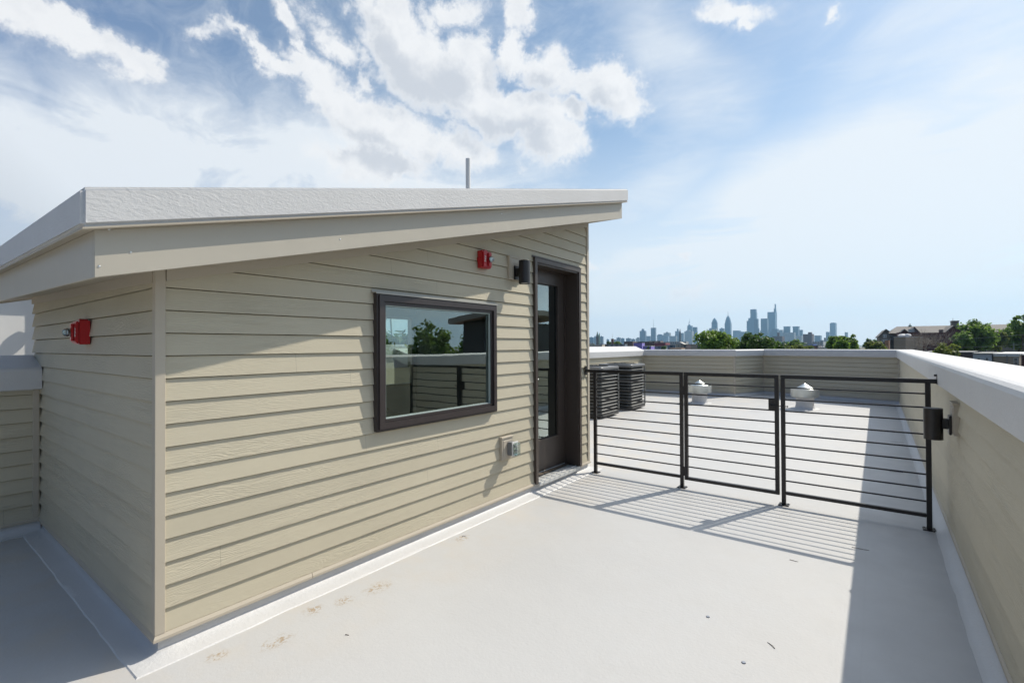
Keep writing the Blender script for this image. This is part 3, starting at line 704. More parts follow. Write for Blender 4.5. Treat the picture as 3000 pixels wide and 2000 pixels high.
# ------------------------------------------------------------------ railing with gate
YF = 4.968; ZB = [1.060, .9525, .8485, .7430, .6385, .5340, .4290, .3240, .2190]
T = .034
def tube(g, a, b): g.box(a, b)
def post(x, r, name='post', z1=1.142):
    g = MB(); g.box((x-T/2, YF-T/2, .006), (x+T/2, YF+T/2, z1)); return g.build(name, M_IRON, r, bevel=.002, seg=1)
def foot(x, r):
    g = MB(); g.box((x-.042, YF-.042, -.002), (x+.042, YF+.042, .0058))
    for sx in (-1, 1):
        for sy in (-1, 1): g.lathe((x+sx*.03, YF+sy*.03, .0058), [(.007, 0), (.007, .004), (.001, .005)], 6)
    g.build('base_plate', M_IRON, r)
def bars(x0, x1, r):
    for z in ZB:
        g = MB(); g.bar((x0, YF, z), (x1, YF, z), .0068, 10); g.build('bar', M_IRON, r, smooth=True)
def rail(x0, x1, z, r, name, h=T): g = MB(); g.box((x0, YF-T/2, z-h), (x1, YF+T/2, z)); g.build(name, M_IRON, r, bevel=.003, seg=2)
r = empty('metal_railing', (-2.1, YF, 0), 'black railing panel of thin horizontal bars between the bulkhead corner and the gate', 'railing', 'black railing panels either side of the gate')
rail(-2.692, -1.578, 1.176, r, 'top_rail'); rail(-2.558, -1.612, .124, r, 'bottom_rail', .028)
post(-2.575, r); post(-1.595, r); foot(-2.575, r); foot(-1.595, r); bars(-2.558, -1.612, r)
g = MB(); g.box((-2.694, YF-.03, 1.11), (-2.686, YF+.03, 1.215)); g.lathe((-2.686, YF, 1.20), [(.001, .008), (.009, .006), (.01, 0)], 12, M=Matrix.Rotation(R(90), 3, 'Y')); g.build('wall_bracket', M_IRON, r)
r = empty('metal_railing', (-.2, YF, 0), 'black railing panel from the gate to the right parapet, partly over the shaded strip', 'railing', 'black railing panels either side of the gate')
rail(-.700, .385, 1.176, r, 'top_rail'); rail(-.666, .298, .124, r, 'bottom_rail', .028)
post(-.683, r); post(.315, r); foot(-.683, r); foot(.315, r); bars(-.666, .298, r)
g = MB(); g.box((.367, YF-.028, 1.136), (.372, YF+.028, 1.215)); g.bar((.372, YF, 1.205), (.352, YF, 1.205), .008, 8); g.build('wall_bracket', M_IRON, r)
r = empty('metal_gate', (-1.14, YF, 0), 'black metal gate with a latch box, between the two railing panels', 'gate')
g = MB(); g.box((-1.566, YF-T/2, .086), (-1.532, YF+T/2, 1.176)); g.build('stile', M_IRON, r, bevel=.002, seg=1)
g = MB(); g.box((-.750, YF-T/2, .086), (-.716, YF+T/2, 1.176)); g.build('stile', M_IRON, r, bevel=.002, seg=1)
g = MB(); g.box((-1.5318, YF-T/2, 1.142), (-.7502, YF+T/2, 1.1755)); g.build('top_rail', M_IRON, r)
g = MB(); g.box((-1.5318, YF-T/2, .087), (-.7502, YF+T/2, .116)); g.build('bottom_rail', M_IRON, r)
bars(-1.532, -.750, r)
g = MB(); g.box((-.800, YF-.014, .845), (-.7502, YF+.014, .950)); lb = g.build('latch_box', M_IRON, r, bevel=.002)
g = MB(); g.bar((-.79, YF-.022, .893), (-.645, YF-.022, .893), .0045, 8); g.bar((-.648, YF-.022, .893), (-.640, YF-.022, .893), .007, 8); g.bar((-.78, YF-.022, .893), (-.78, YF-.04, .90), .004, 8); g.build('latch_bolt', M_IRON, lb)
for z in (.99, .17):
    g = MB(); g.bar((-1.572, YF-.004, z-.045), (-1.572, YF-.004, z+.045), .007, 10); g.box((-1.60, YF-.021, z-.04), (-1.545, YF-.0175, z+.04)); g.build('hinge', M_IRON, r)

# ------------------------------------------------------------------ air conditioners
def condenser(x, y, label):
    r = empty('air_conditioner', (0, 0, 0), label, 'air conditioner', 'black air conditioning condensers on the deck'); w, d, h = .82, .82, 1.03; rad = .10
    def rr_(w, d, rad, n=6):
        pts = []
        for (cx, cy, a0, rad) in ((w/2-.02, d/2-.02, 0, .02), (-w/2+rad, d/2-rad, 90, rad), (-w/2+rad, -d/2+rad, 180, rad), (w/2-rad, -d/2+rad, 270, rad)):
            for i in range(n+1):
                a = R(a0+90*i/n); pts.append((cx+rad*math.cos(a), cy+rad*math.sin(a)))
        return pts
    g = MB(); g.prism(rr_(w, d, rad), .03, .085); 
    for sx in (-1, 1):
        for sy in (-1, 1): g.prism([(sx*.28+a, sy*.28+b) for a, b in ((-.06, -.05), (.06, -.05), (.06, .05), (-.06, .05))], 0, .03)
    g.build('base_pan', M_ACBLK, r, bevel=.004)
    g = MB(); g.prism(rr_(w-.10, d-.10, rad-.02), .0852, h-.0702); g.build('coil', M_FIN, r)
    g = MB()      # louvred guard: bands wrapping the cabinet
    nb = 13; hh = (h-.07-.10)/nb
    for k in range(nb):
        z = .092+k*hh
        P = rr_(w-.004, d-.004, rad); Q = rr_(w-.05, d-.05, rad-.01); n = len(P)
        vs = [(a, b, z+.022) for a, b in Q]+[(a, b, z+.006) for a, b in P]+[(a, b, z+.014) for a, b in P]
        fs = [(i, (i+1) % n, n+(i+1) % n, n+i) for i in range(n)]+[(n+i, n+(i+1) % n, 2*n+(i+1) % n, 2*n+i) for i in range(n)]
        g.add(vs, fs)
    g.build('louver_guard', M_ACGRD, r, smooth=True)
    g = MB()
    for sx, sy in ((-1, -1), (1, -1), (-1, 1), (1, 1)):
        cx, cy = sx*(w/2-.016), sy*(d/2-.016)
    g.box((w/2-.022, d/2-.022, .0853), (w/2+.004, d/2+.004, h-.0704)); g.build('corner_post', M_ACGRD, r, bevel=.003)
    g = MB(); g.box((-w/2-.004, d/2-.022, .0853), (-w/2+.022, d/2+.004, h-.0704)); g.build('corner_post', M_ACGRD, r, bevel=.003)
    g = MB(); g.prism(rr_(w+.012, d+.012, rad+.006), h-.07, h-.012); g.build('lid', M_ACLID, r, bevel=.012, seg=3, smooth=True)
    g = MB()
    for k in range(9):
        ra = .06+k*.034; g.lathe((0, 0, h-.006), [(ra-.003, 0), (ra+.003, 0), (ra+.003, .005), (ra-.003, .005)], 32, closed=True)
    for k in range(8):
        a = R(45*k+10); g.bar((.04*math.cos(a), .04*math.sin(a), h+.001), (.345*math.cos(a), .345*math.sin(a), h+.001), .004, 6)
    g.build('fan_grille', M_ACBLK, r)
    g = MB(); g.box((-.09, -d/2-.004, .30), (.09, -d/2+.03, .62)); g.build('service_panel', M_ACBLK, r, bevel=.004)
    r.location = (x, y, 0.005); return r
a1 = condenser(-4.715, 8.96, 'black louvred air conditioner nearest the bulkhead corner, behind the left railing post')
a2 = copy_tree(a1); a2.location = (-4.735, 10.45, .005); a2['label'] = 'black louvred air conditioner standing behind the first one, by the low far parapet'

# ------------------------------------------------------------------ roof vents
def vent(x, y, label):
    r = empty('roof_vent', (0, 0, 0), label, 'vent', 'galvanised roof vents on the deck')
    g = MB(); g.lathe((0, 0, 0), [(.29, -.002), (.27, .006), (.205, .012), (.188, .04), (.180, .09), (.178, .31)], 40); g.build('stem', M_MEMB, r, smooth=True)
    g = MB(); g.lathe((0, 0, 0), [(.150, .20), (.150, .40), (.200, .415)], 36); g.build('throat', M_GALV, r, smooth=True)
    g = MB(); g.lathe((0, 0, 0), [(.268, .262), (.280, .266), (.280, .430), (.288, .448), (.276, .446), (.274, .300), (.268, .262)], 48); g.build('wind_band', M_GALV, r, smooth=True)
    g = MB(); g.lathe((0, 0, 0), [(.215, .428), (.212, .436), (.105, .502), (.004, .568), (.0005, .566)], 48); g.build('cone_cap', M_GALV, r, smooth=True)
    g = MB()
    for k in range(3):
        a = R(120*k+20); g = MB(); g.bar((.182*math.cos(a), .182*math.sin(a), .25), (.275*math.cos(a), .275*math.sin(a), .34), .006, 6); g.build('strut', M_GALV, r)
    r.location = (x, y, .004); return r
v1 = vent(-3.55, 12.45, 'galvanised roof vent with a pointed cap seen through the gate')
v2 = copy_tree(v1); v2.location = (-1.31, 12.70, .004); v2.rotation_euler.z = .6; v2['label'] = 'galvanised roof vent with a pointed cap nearest the shaded strip, seen through the right railing'

# ------------------------------------------------------------------ litter
def ondeck(px, py, z=0.0):
    d = ray(px, py); return CAM+d*((z-CAM.z)/d.z)
def twig(px, py, L, ang, label, col=(.06, .04, .03)):
    p = ondeck(px, py); g = MB(); d = Vector((math.cos(ang), math.sin(ang), 0)); s = d.cross(Vector((0, 0, 1)))
    pts = [p+d*L*(t_-.5)+s*L*.06*math.sin(3*t_)+Vector((0, 0, .002+.0012*math.sin(5*t_))) for t_ in (0, .35, .7, 1)]
    for a, b in zip(pts, pts[1:]): g.bar(a, b, .0018, 5, .0014)
    tag(g.build('twig', mat('dry_twig', col, .8)), label, 'twig', 'twigs lying on the deck')
for a in ((2259, 1890, .05, 2.4, 'short dark twig on the sunlit deck near the bottom right'), (2521, 1607, .10, .1, 'thin dark twig lying in the shaded strip below the last railing panel'),
          (1359, 1570, .03, .9, 'tiny twig on the deck between the bulkhead and the railing shadow'), (1017, 1859, .02, .5, 'dark crumb of twig near the bottom strip of the bulkhead'),
          (2590, 1224, .45, .25, 'long twig on the shaded deck behind the right railing panel'), (2628, 1295, .16, .3, 'twig on the shaded deck behind the upper bars of the right railing panel'), (2625, 1382, .12, .2, 'twig on the shaded deck behind the lower bars of the right railing panel'), (2326, 1642, .05, 0, 'faint twig on the deck just below the railing shadow')):
    twig(*a)
for (px, py, lb_) in ((2074, 1806, 'small round metal disc on the sunlit deck, the farther of two'), (2178.6, 1940, 'small round metal disc on the sunlit deck, the nearer of two')):
    p = ondeck(px, py); g = MB(); g.lathe(p, [(.0005, .004), (.008, .004), (.0095, .002), (.010, -.001)], 18)
    tag(g.build('metal_disc', mat('dull_metal_disc', (.28, .30, .34), .45, .6), smooth=True), lb_, 'disc', 'small metal discs on the deck')
#%%BACKGROUND%%
# ------------------------------------------------------------------ background helpers
HF = Vector((-math.sin(YAW), math.cos(YAW), 0)); HR = Vector((math.cos(YAW), math.sin(YAW), 0))
def zpix(py, px, depth): return at(px, py, depth).z
def frame_at(px, depth, twist=0.0):
    """upright frame standing at that spot: x to the viewer's right, y away, turned by twist"""
    p = at(px, 1010, depth); h = Vector((p.x, p.y, 0)).normalized(); a = math.atan2(h.x, h.y)
    M = Matrix.Translation((p.x, p.y, 0)) @ Matrix.Rotation(-a+twist, 4, 'Z')
    off = math.atan((px-1500)/FPX); return M, depth*math.cos(off)/FPX     # metres across the view per pixel
def facade(name, wall, glassc, fl=3.8, bay=3.2, wfrac=.5, hfrac=.55, rough=.5, noise=.1):
    def f(t, b):
        x = t.xyz(objc(t)); n = t.node('ShaderNodeNewGeometry').outputs['Normal']; nn = t.xyz(n)
        u = t.math('ADD', x[0], x[1])
        a = t.math('LESS_THAN', t.math('FRACT', t.math('DIVIDE', u, bay)), wfrac)
        c = t.math('LESS_THAN', t.math('FRACT', t.math('DIVIDE', x[2], fl)), hfrac)
        w = t.math('MULTIPLY', t.math('MULTIPLY', a, c), t.math('LESS_THAN', t.math('ABSOLUTE', nn[2]), .5))
        k = t.mr(t.noise(objc(t), .08, 4, .6), .3, .7, 1-noise, 1+noise)
        t.put(b.inputs['Base Color'], t.mix(w, t.mix(1.0, c4(wall), t.comb(k, k, k), 'MULTIPLY'), c4(glassc)))
        t.put(b.inputs['Roughness'], t.mr(w, 0, 1, rough, .15))
    return mat(name, wall, rough, fn=f)
F_BLUE = facade('blue_glass_facade', (.07, .14, .22), (.05, .09, .13), 4, 3, .8, .75, .3)
F_DARK = facade('dark_glass_facade', (.035, .07, .12), (.03, .05, .07), 4, 3, .8, .7, .3)
F_PALE = facade('pale_glass_facade', (.30, .38, .43), (.16, .24, .30), 4, 3, .7, .6, .25)
F_STONE = facade('pale_stone_facade', (.42, .40, .37), (.12, .14, .16), 3.8, 3.6, .45, .5)
F_GREY = facade('grey_concrete_facade', (.17, .21, .26), (.07, .09, .11), 3.8, 3.4, .5, .5)
F_BRICK = facade('brick_facade', (.17, .085, .065), (.04, .045, .05), 3.4, 3.0, .4, .5)
F_TAN = facade('tan_facade', (.36, .30, .23), (.06, .07, .08), 3.4, 3.8, .3, .4)
M_WHITEROOF = mat('white_flat_roof', rough=.7, fn=paint_nodes((.62, .61, .60), .08, .3))
M_GREYROOF = mat('grey_flat_roof', rough=.8, fn=paint_nodes((.20, .20, .20), .15, .3))
M_MAST = mat('mast_steel', (.25, .26, .27), .5, .3)

def lump(M, x0, x1, y0, y1, z0, z1, g, top=None):
    if top is None: g.box((x0, y0, z0), (x1, y1, z1), M); return
    tx, ty = top; cx, cy = (x0+x1)/2, (y0+y1)/2
    vs = [(x0,y0,z0),(x1,y0,z0),(x1,y1,z0),(x0,y1,z0)]+[(cx+sx*(x1-x0)/2*tx, cy+sy*(y1-y0)/2*ty, z1) for sx, sy in ((-1,-1),(1,-1),(1,1),(-1,1))]
    g.add([M @ Vector(v) for v in vs], [(3,2,1,0),(4,5,6,7),(0,1,5,4),(1,2,6,5),(2,3,7,6),(3,0,4,7)])
def tower(depth, pieces, label, m, masts=(), name='tower', cat='tower', group=None, twist=R(-20), dp=.7, roofm=None):
    """pieces: (px0, px1, pytop, taper or None, pybottom or None)"""
    px = (pieces[0][0]+pieces[0][1])/2; M, s = frame_at(px, depth, twist)
    ct, stt = math.cos(abs(twist)), math.sin(abs(twist)); base = M.translation.copy()
    root = None
    for i, pc in enumerate(pieces):
        a, b, yt = pc[:3]; tp = pc[3] if len(pc) > 3 else None; yb = pc[4] if len(pc) > 4 else None
        W = (b-a)*s; w = W/(ct+dp*stt); d = w*dp
        cx = ((a+b)/2-px)*s
        z1 = zpix(yt, px, depth); z0 = GZ if yb is None else zpix(yb, px, depth)
        g = MB()
        if tp == 'curve':      # pointed crown in three tapering tiers
            steps = [(0, 1), (.35, .86), (.68, .56), (1, .03)]
            for (f0, w0), (f1, w1) in zip(steps, steps[1:]):
                lump(M, cx-w*w0/2, cx+w*w0/2, -d*w0/2, d*w0/2, z0+(z1-z0)*f0, z0+(z1-z0)*f1, g, (w1/w0, w1/w0))
        elif isinstance(tp, (int, float)): lump(M, cx-w/2, cx+w/2, -d/2, d/2, z0, z1, g, (tp, tp))
        else: lump(M, cx-w/2, cx+w/2, -d/2, d/2, z0, z1, g)
        mm_ = pc[5] if len(pc) > 5 else m
        nm = name if i == 0 else ('crown' if yb is not None else 'wing')
        if i == 0:
            root = g.build(nm, None); me = root.data
            me.transform(Matrix.Translation(-base)); root.location = base; ROOT[root.name] = base; me.materials.append(mm_)
            tag(root, label, cat, group)
        else: g.build(nm, mm_, root)
    for (pxm, y0, y1, wpx) in masts:
        x = (pxm-px)*s; g = MB(); g.bar(M @ Vector((x, 0, zpix(y0, px, depth))), M @ Vector((x, 0, zpix(y1, px, depth))), wpx*s, 6, wpx*s*.4)
        g.build('mast', M_MAST, root)
    return root

# far towers downtown (true distances, 3 to 4.6 km)
tower(3900, [(1874, 1894, 969), (1879, 1889, 963, .6, 969)], 'grey blue tower with a small peaked top, left of the tower with an antenna', F_GREY)
tower(3900, [(1907, 1923, 960)], 'slim flat topped grey tower with a tall thin antenna', F_GREY, [(1915, 960, 934, .55)])
tower(4100, [(1863, 1876, 991), (1866, 1874, 988)], 'low pale block at the foot of the peaked grey tower', F_STONE)
tower(4300, [(1893, 1908, 984)], 'low grey block between the peaked tower and the antenna tower', F_GREY)
tower(4200, [(1925, 1945, 981), (1928, 1940, 979, None, 981)], 'low wide block just right of the antenna tower', F_GREY)
tower(4200, [(1944, 1966, 975), (1950, 1960, 972, .6, 975)], 'pale stepped block with a domed centre, mid skyline', F_STONE)
tower(4000, [(1945, 1961, 985)], 'pale blue lined block in front of the domed stepped block', F_PALE)
tower(3900, [(1961, 1984, 984)], 'long white low building left of the dark steeple', F_STONE, dp=.4)
tower(4300, [(1978, 1991, 970), (1983.5, 1989, 963, .9, 970)], 'stepped grey tower behind the dark church steeple', F_GREY)
tower(4300, [(1994, 2004, 975)], 'short grey block just right of the dark church steeple', F_GREY)
tower(4300, [(2013, 2031, 954, .9), (2016, 2024, 951, .7, 954)], 'tall tower with a leaning mast, left of the twin pointed towers', F_BLUE, [(2019, 951, 942, 1.4), (2021, 945, 931, .5)])
tower(4350, [(2030, 2044, 958)], 'dark teal flat topped tower beside the tower with the mast', F_DARK)
tower(4000, [(2005, 2033, 970), (2010, 2024, 967, .8, 970)], 'pale stone block at the foot of the tower with the mast', F_STONE)
tower(4100, [(2085, 2103, 945), (2086, 2102, 931, 'curve', 945)], 'shorter of the two pointed blue towers', F_BLUE)
tower(4150, [(2123.5, 2144, 947), (2124.5, 2143, 923, 'curve', 947)], 'taller pointed blue tower with a needle spire', F_BLUE, [(2133.6, 926, 912, 1.0)])
tower(3700, [(2078, 2104, 961), (2072, 2080, 966)], 'pale block below the shorter pointed tower', F_STONE)
tower(3900, [(2108, 2123, 962), (2112, 2118, 959.5, .5, 962)], 'low grey block between the two pointed towers', F_GREY)
tower(3900, [(2146, 2172, 968, .9), (2160, 2192, 972)], 'wide low glassy block right of the taller pointed tower', F_PALE)
tower(4000, [(2199, 2218, 906), (2187, 2199.5, 939, None), (2192, 2200, 931, None), (2206, 2219.5, 915, None, None, F_PALE)], 'tall stepped glass tower with a pale face, near the tallest tower', F_BLUE)
tower(3800, [(2209, 2224, 934, .92), (2218, 2226, 962)], 'dark narrow tower standing against the tall stepped glass tower', F_DARK)
tower(3950, [(2229, 2253, 933, .97), (2226, 2232, 968)], 'dark broad flat topped tower just left of the tallest tower', F_DARK)
tower(4150, [(2249, 2277, 914, None), (2268.5, 2276, 904, None, 914), (2271, 2275.2, 891, None, 904)], 'tallest tower on the skyline, glass slab with a notched top and thin blade', F_BLUE)
tower(3700, [(2261, 2282, 963), (2256, 2262, 970)], 'dark low block in front of the tallest tower', F_DARK)
tower(4000, [(2281, 2296, 966)], 'pale block between the tallest tower and the left twin', F_STONE)
tower(3900, [(2296, 2316, 958), (2295, 2317, 956, None, 958)], 'left one of two matching dark blocks with overhanging roofs', F_DARK)
tower(3900, [(2323, 2343, 958), (2322, 2344, 956, None, 958)], 'right one of two matching dark blocks with overhanging roofs', F_DARK)
tower(3950, [(2343, 2353, 966)], 'narrow grey block attached right of the matching dark blocks', F_BLUE)
tower(3000, [(2293, 2331, 974)], 'long white slab building below the two matching dark blocks', F_STONE, dp=.3)
tower(3100, [(2331, 2353, 983)], 'low cream block right of the long white slab', F_STONE)
tower(1700, [(2262, 2299, 985), (2277, 2285, 974)], 'brown grey factory block with a stair tower, behind the dark green tree', F_BRICK)
tower(1500, [(2353, 2385, 978.5), (2368, 2380, 973, None, 978.5)], 'dark brick block with a penthouse, left of the curved tower', F_BRICK)
tower(2600, [(2386, 2408, 982.5)], 'pale low block just right of the dark brick block', F_PALE)
tower(2400, [(2414, 2421, 989), (2400, 2413, 996)], 'small red brick building left of the green tree', F_BRICK)
tower(3600, [(2431.5, 2452, 946.5), (2434, 2450, 945, .8, 946.5)], 'lone curved top glass tower standing apart on the right', F_PALE)
tower(3500, [(2420, 2432, 972)], 'grey block at the foot of the lone curved tower', F_GREY)
tower(3700, [(2475, 2485, 973)], 'small tower top peeping over the green trees', F_STONE)
for k, (a, b, y, dd) in enumerate(((1726, 1741, 988, 3600), (1741, 1747, 985, 3700), (1757, 1768.5, 985.5, 3300), (1777, 1785, 994, 3800), (1798, 1806, 995, 3800), (1806, 1820, 989, 3700), (1820, 1830, 991, 3500), (1834, 1850, 991, 3400), (1850, 1862, 993, 3500))):
    tower(dd, [(a, b, y), (a+.3*(b-a), a+.6*(b-a), y-1.6, None, y)], ['far grey low rise at the bulkhead end of the skyline', 'thin far block behind the green topped church tower', 'far flat block right of the green topped church tower',
        'small far block left of the brick chimney', 'small far block right of the brick chimney', 'far dark cluster block above the green treetops', 'far dark block right of the cluster block', 'far pale boxy block before the peaked tower', 'far pale lower block before the peaked tower'][k], F_GREY if k % 3 else F_BLUE, name='office_block', cat='building')
# church towers, brick chimney
def steeple(depth, px0, px1, ybody, yapex, label, mb_, mr_, side=None):
    M, s = frame_at((px0+px1)/2, depth, R(-20)); w = (px1-px0)*s*.78; base = M.translation.copy(); px = (px0+px1)/2
    zb = zpix(ybody, px, depth); za = zpix(yapex, px, depth)
    g = MB(); lump(M, -w/2, w/2, -w/2, w/2, GZ, zb, g); r = g.build('church_tower', None); r.data.transform(Matrix.Translation(-base)); r.location = base; ROOT[r.name] = base; r.data.materials.append(mb_); tag(r, label, 'church')
    g = MB(); lump(M, -w*.48, w*.48, -w*.48, w*.48, zb, za, g, (.03, .03))
    g.build('spire', mr_, r)
    g = MB()
    for sx in (-1, 1):
        for sy in (-1, 1): lump(M, sx*w*.44-w*.08, sx*w*.44+w*.08, sy*w*.44-w*.08, sy*w*.44+w*.08, zb-.01, zb+(za-zb)*.28, g, (.1, .1))
    g.build('pinnacle', mr_, r)
    if side:
        g = MB(); a, b, yt, ya = side; lump(M, (a-px)*s, (b-px)*s, -w*.4, w*.4, GZ, zpix(yt, px, depth), g); lump(M, (a-px)*s, (b-px)*s, -w*.4, w*.4, zpix(yt, px, depth), zpix(ya, px, depth), g, (.15, .15)); g.build('belfry', mr_, r)
    return r
M_COPPER = mat('green_copper', rough=.6, fn=paint_nodes((.12, .20, .16), .15, .5))
M_SLATE = mat('dark_slate', rough=.6, fn=paint_nodes((.06, .06, .065), .15, .5))
F_BROWNST = facade('brownstone', (.13, .10, .08), (.04, .04, .04), 6, 4, .25, .3)
steeple(1100, 1746.5, 1754, 984, 970, 'brown church tower with a green spire beside the bulkhead corner', F_BROWNST, M_COPPER, (1754.5, 1758, 984, 974))
steeple(1900, 1989, 1996.5, 980, 962, 'dark pointed church steeple in the middle of the skyline', mat('sooty_stone', (.09, .09, .09), .8), M_SLATE)
g = MB(); M, s = frame_at(1794.5, 420, R(-15)); lump(M, -3.5*s, 3.5*s, -3*s, 3*s, GZ, zpix(992, 1794.5, 420), g)
r = g.build('chimney', F_BRICK); tag(r, 'red brick chimney stack with thin antennas, left part of the skyline', 'chimney')
g = MB(); z_ = zpix(992, 1794.5, 420)
g.bar(M @ Vector((0, 0, z_)), M @ Vector((0, 0, z_+4.6)), .06, 5)
for k in range(4): g.bar(M @ Vector((-.5, 0, z_+.8+k*.9)), M @ Vector((.5, 0, z_+.8+k*.9)), .04, 4)
g.build('antenna', M_MAST, r)

# low roofs between the parapet and the skyline
def house(depth, a, b, yt, label, m, depth_m=12, roof=M_GREYROOF, twist=R(-8), gable=None, windows=(), extra=(), h=None, par=.35):
    px = (a+b)/2; M, s = frame_at(px, depth, twist); base = M.translation.copy(); w = (b-a)*s; zt = zpix(yt, px, depth)
    z0 = GZ
    g = MB(); lump(M, -w/2, w/2, 0, depth_m, z0, zt, g); r = g.build('row_house', None); r.data.transform(Matrix.Translation(-base)); r.location = base; ROOT[r.name] = base; r.data.materials.append(m); tag(r, label, 'house')
    if gable is None:
        g = MB(); lump(M, -w/2-.12, w/2+.12, -.12, depth_m+.12, zt+.002, zt+.2, g)
    else:
        za = zpix(gable, px, depth); g = MB()
        vs = [(-w/2-.3, -.3, zt), (w/2+.3, -.3, zt), (0, -.3, za), (-w/2-.3, depth_m, zt), (w/2+.3, depth_m, zt), (0, depth_m, za)]
        g.add([M @ Vector(v) for v in vs], [(0, 1, 2), (5, 4, 3), (0, 2, 5, 3), (2, 1, 4, 5), (1, 0, 3, 4)])
    g.build('roof', roof, r)
    for (p0, p1, q0, q1) in windows:
        g = MB(); x0, x1 = (p0-px)*s, (p1-px)*s; z1_, z0_ = zpix(q0, px, depth), zpix(q1, px, depth)
        fw = min(.12, (x1-x0)*.12)
        g.box((x0, -.06, z0_), (x1, -.005, z1_), M); wd = g.build('window', mat('white_window_frame', (.62, .62, .60), .5), r)
        g = MB(); g.box((x0+fw, -.09, z0_+fw), (x1-fw, -.061, (z0_+z1_)/2-fw/2), M); g.box((x0+fw, -.09, (z0_+z1_)/2+fw/2), (x1-fw, -.061, z1_-fw), M); g.build('pane', mat('far_glass', (.05, .07, .09), .1), wd)
    return r
M_PURPLE = mat('purple_paint', rough=.7, fn=paint_nodes((.22, .17, .52), .08, .3))
M_MAROON = mat('maroon_paint', rough=.7, fn=paint_nodes((.20, .03, .05), .1, .3))
M_CREAM = mat('cream_stucco', rough=.8, fn=paint_nodes((.50, .44, .36), .08, .3))
M_BROWN = mat('dark_brown_wall', rough=.8, fn=paint_nodes((.11, .07, .06), .2, .3))
M_BLUET = mat('blue_tarp', rough=.6, fn=paint_nodes((.07, .14, .50), .08, .5))
LOW = [(300, 1726, 1764, 1010.5, 'white grey flat roof nearest the bulkhead corner', M_CREAM, M_WHITEROOF), (330, 1764, 1777, 1008.5, 'small brown block beside the white grey roof', M_BROWN, M_GREYROOF),
       (280, 1776, 1830, 1009, 'long grey metal roofed shed below the brick chimney', F_GREY, M_GREYROOF), (420, 1828, 1854, 1000.5, 'dark brown brick hall above the long grey shed', M_BROWN, M_GREYROOF),
       (500, 1853, 1900, 1001, 'long low building with a grey brown roof behind the purple wall', F_BRICK, M_GREYROOF), (330, 1856, 1881, 1004.5, 'building with a purple painted wall, the farther of two', M_PURPLE, M_GREYROOF),
       (240, 1883, 1907, 1014.5, 'building with a purple painted wall, the nearer of two', M_PURPLE, M_WHITEROOF), (450, 1880, 1917, 1002, 'dark maroon roofline in the middle of the low houses', F_BRICK, M_SLATE),
       (420, 1917, 1950, 1004, 'maroon brick row behind the white roofs', M_MAROON, M_GREYROOF), (600, 1900, 1935, 999, 'brick row farther back with chimneys', F_BRICK, M_GREYROOF),
       (260, 1908, 1946, 1015, 'grey roofed house with a white flue', F_GREY, M_GREYROOF), (700, 1945, 2010, 1001, 'pale distant sheds below the white low building', F_STONE, M_WHITEROOF),
       (300, 1948, 1978, 1011, 'green grey house front among small trees', F_GREY, M_GREYROOF), (230, 1960, 1996, 1021, 'orange brown terrace roof just above the parapet cap', F_TAN, mat('orange_roof', (.33, .17, .09), .8)),
       (280, 1995, 2012, 1010, 'tan house beside the cream gabled house', F_TAN, M_GREYROOF), (270, 2011, 2029, 1009, 'peach coloured house front left of the tan warehouse', mat('peach_stucco', (.52, .36, .29), .8), M_GREYROOF),
       (180, 2024, 2062, 1010.5, 'tan flat warehouse wall beside the first big tree', F_TAN, M_GREYROOF),
       (330, 2350, 2372, 1010, 'white roofed house right of the yellow green bush', M_CREAM, M_WHITEROOF), (320, 2368, 2383, 1009, 'small house covered by a bright blue tarp', M_BLUET, M_BLUET),
       (260, 2383, 2397, 1012.5, 'short brown brick stack beside the blue tarp', F_BRICK, M_GREYROOF), (230, 2395, 2470, 1018, 'white flat roof below the green tree', M_CREAM, M_WHITEROOF), (220, 2455, 2520, 1019.5, 'second white flat roof just above the parapet cap', M_CREAM, M_WHITEROOF),
       (900, 2286, 2308, 1001, 'white roofed sheds right of the dark green tree', F_STONE, M_WHITEROOF), (800, 2380, 2412, 1001, 'distant white roofs below the pale low block', F_STONE, M_WHITEROOF)]
for (dd, a, b, y, lb_, m_, rf) in LOW:
    big = dd > 350
    r = house(dd, a, b, y, lb_, m_, 14 if dd < 400 else 30, rf)
house(290, 1979, 2003, 1008, 'cream gabled house in the middle of the low roofs', M_CREAM, 12, mat('pale_shingle', (.45, .42, .38), .8), gable=1001.5, windows=((1987, 1990, 1010, 1016), (1996, 1999, 1010, 1016)))
# distant filler town: individual houses, all alike at this size
rnd = random.Random(3); fil = []
for k in range(46):
    px = rnd.uniform(1700, 2660); dd = rnd.uniform(700, 2600); wpx = rnd.uniform(8, 26)*900/dd+3
    y = 1011-rnd.uniform(-2, 9)
    M, s = frame_at(px, dd, R(rnd.choice((-8, -8, -30)))); base = M.translation.copy(); w = wpx*s; zt = max(zpix(y, px, dd), -3)
    g = MB(); lump(M, -w/2, w/2, 0, w*.8, GZ, zt, g); lump(M, -w*.2, w*.05, w*.2, w*.4, zt, zt+2.0, g)
    o = g.build('town_building', None); o.data.transform(Matrix.Translation(-base)); o.location = base; o.data.materials.append(rnd.choice((F_STONE, F_GREY, F_BRICK, F_TAN, M_CREAM)))
    tag(o, 'tiny distant low building in the hazy town between parapet and skyline', 'building', 'tiny distant low buildings in the hazy town')

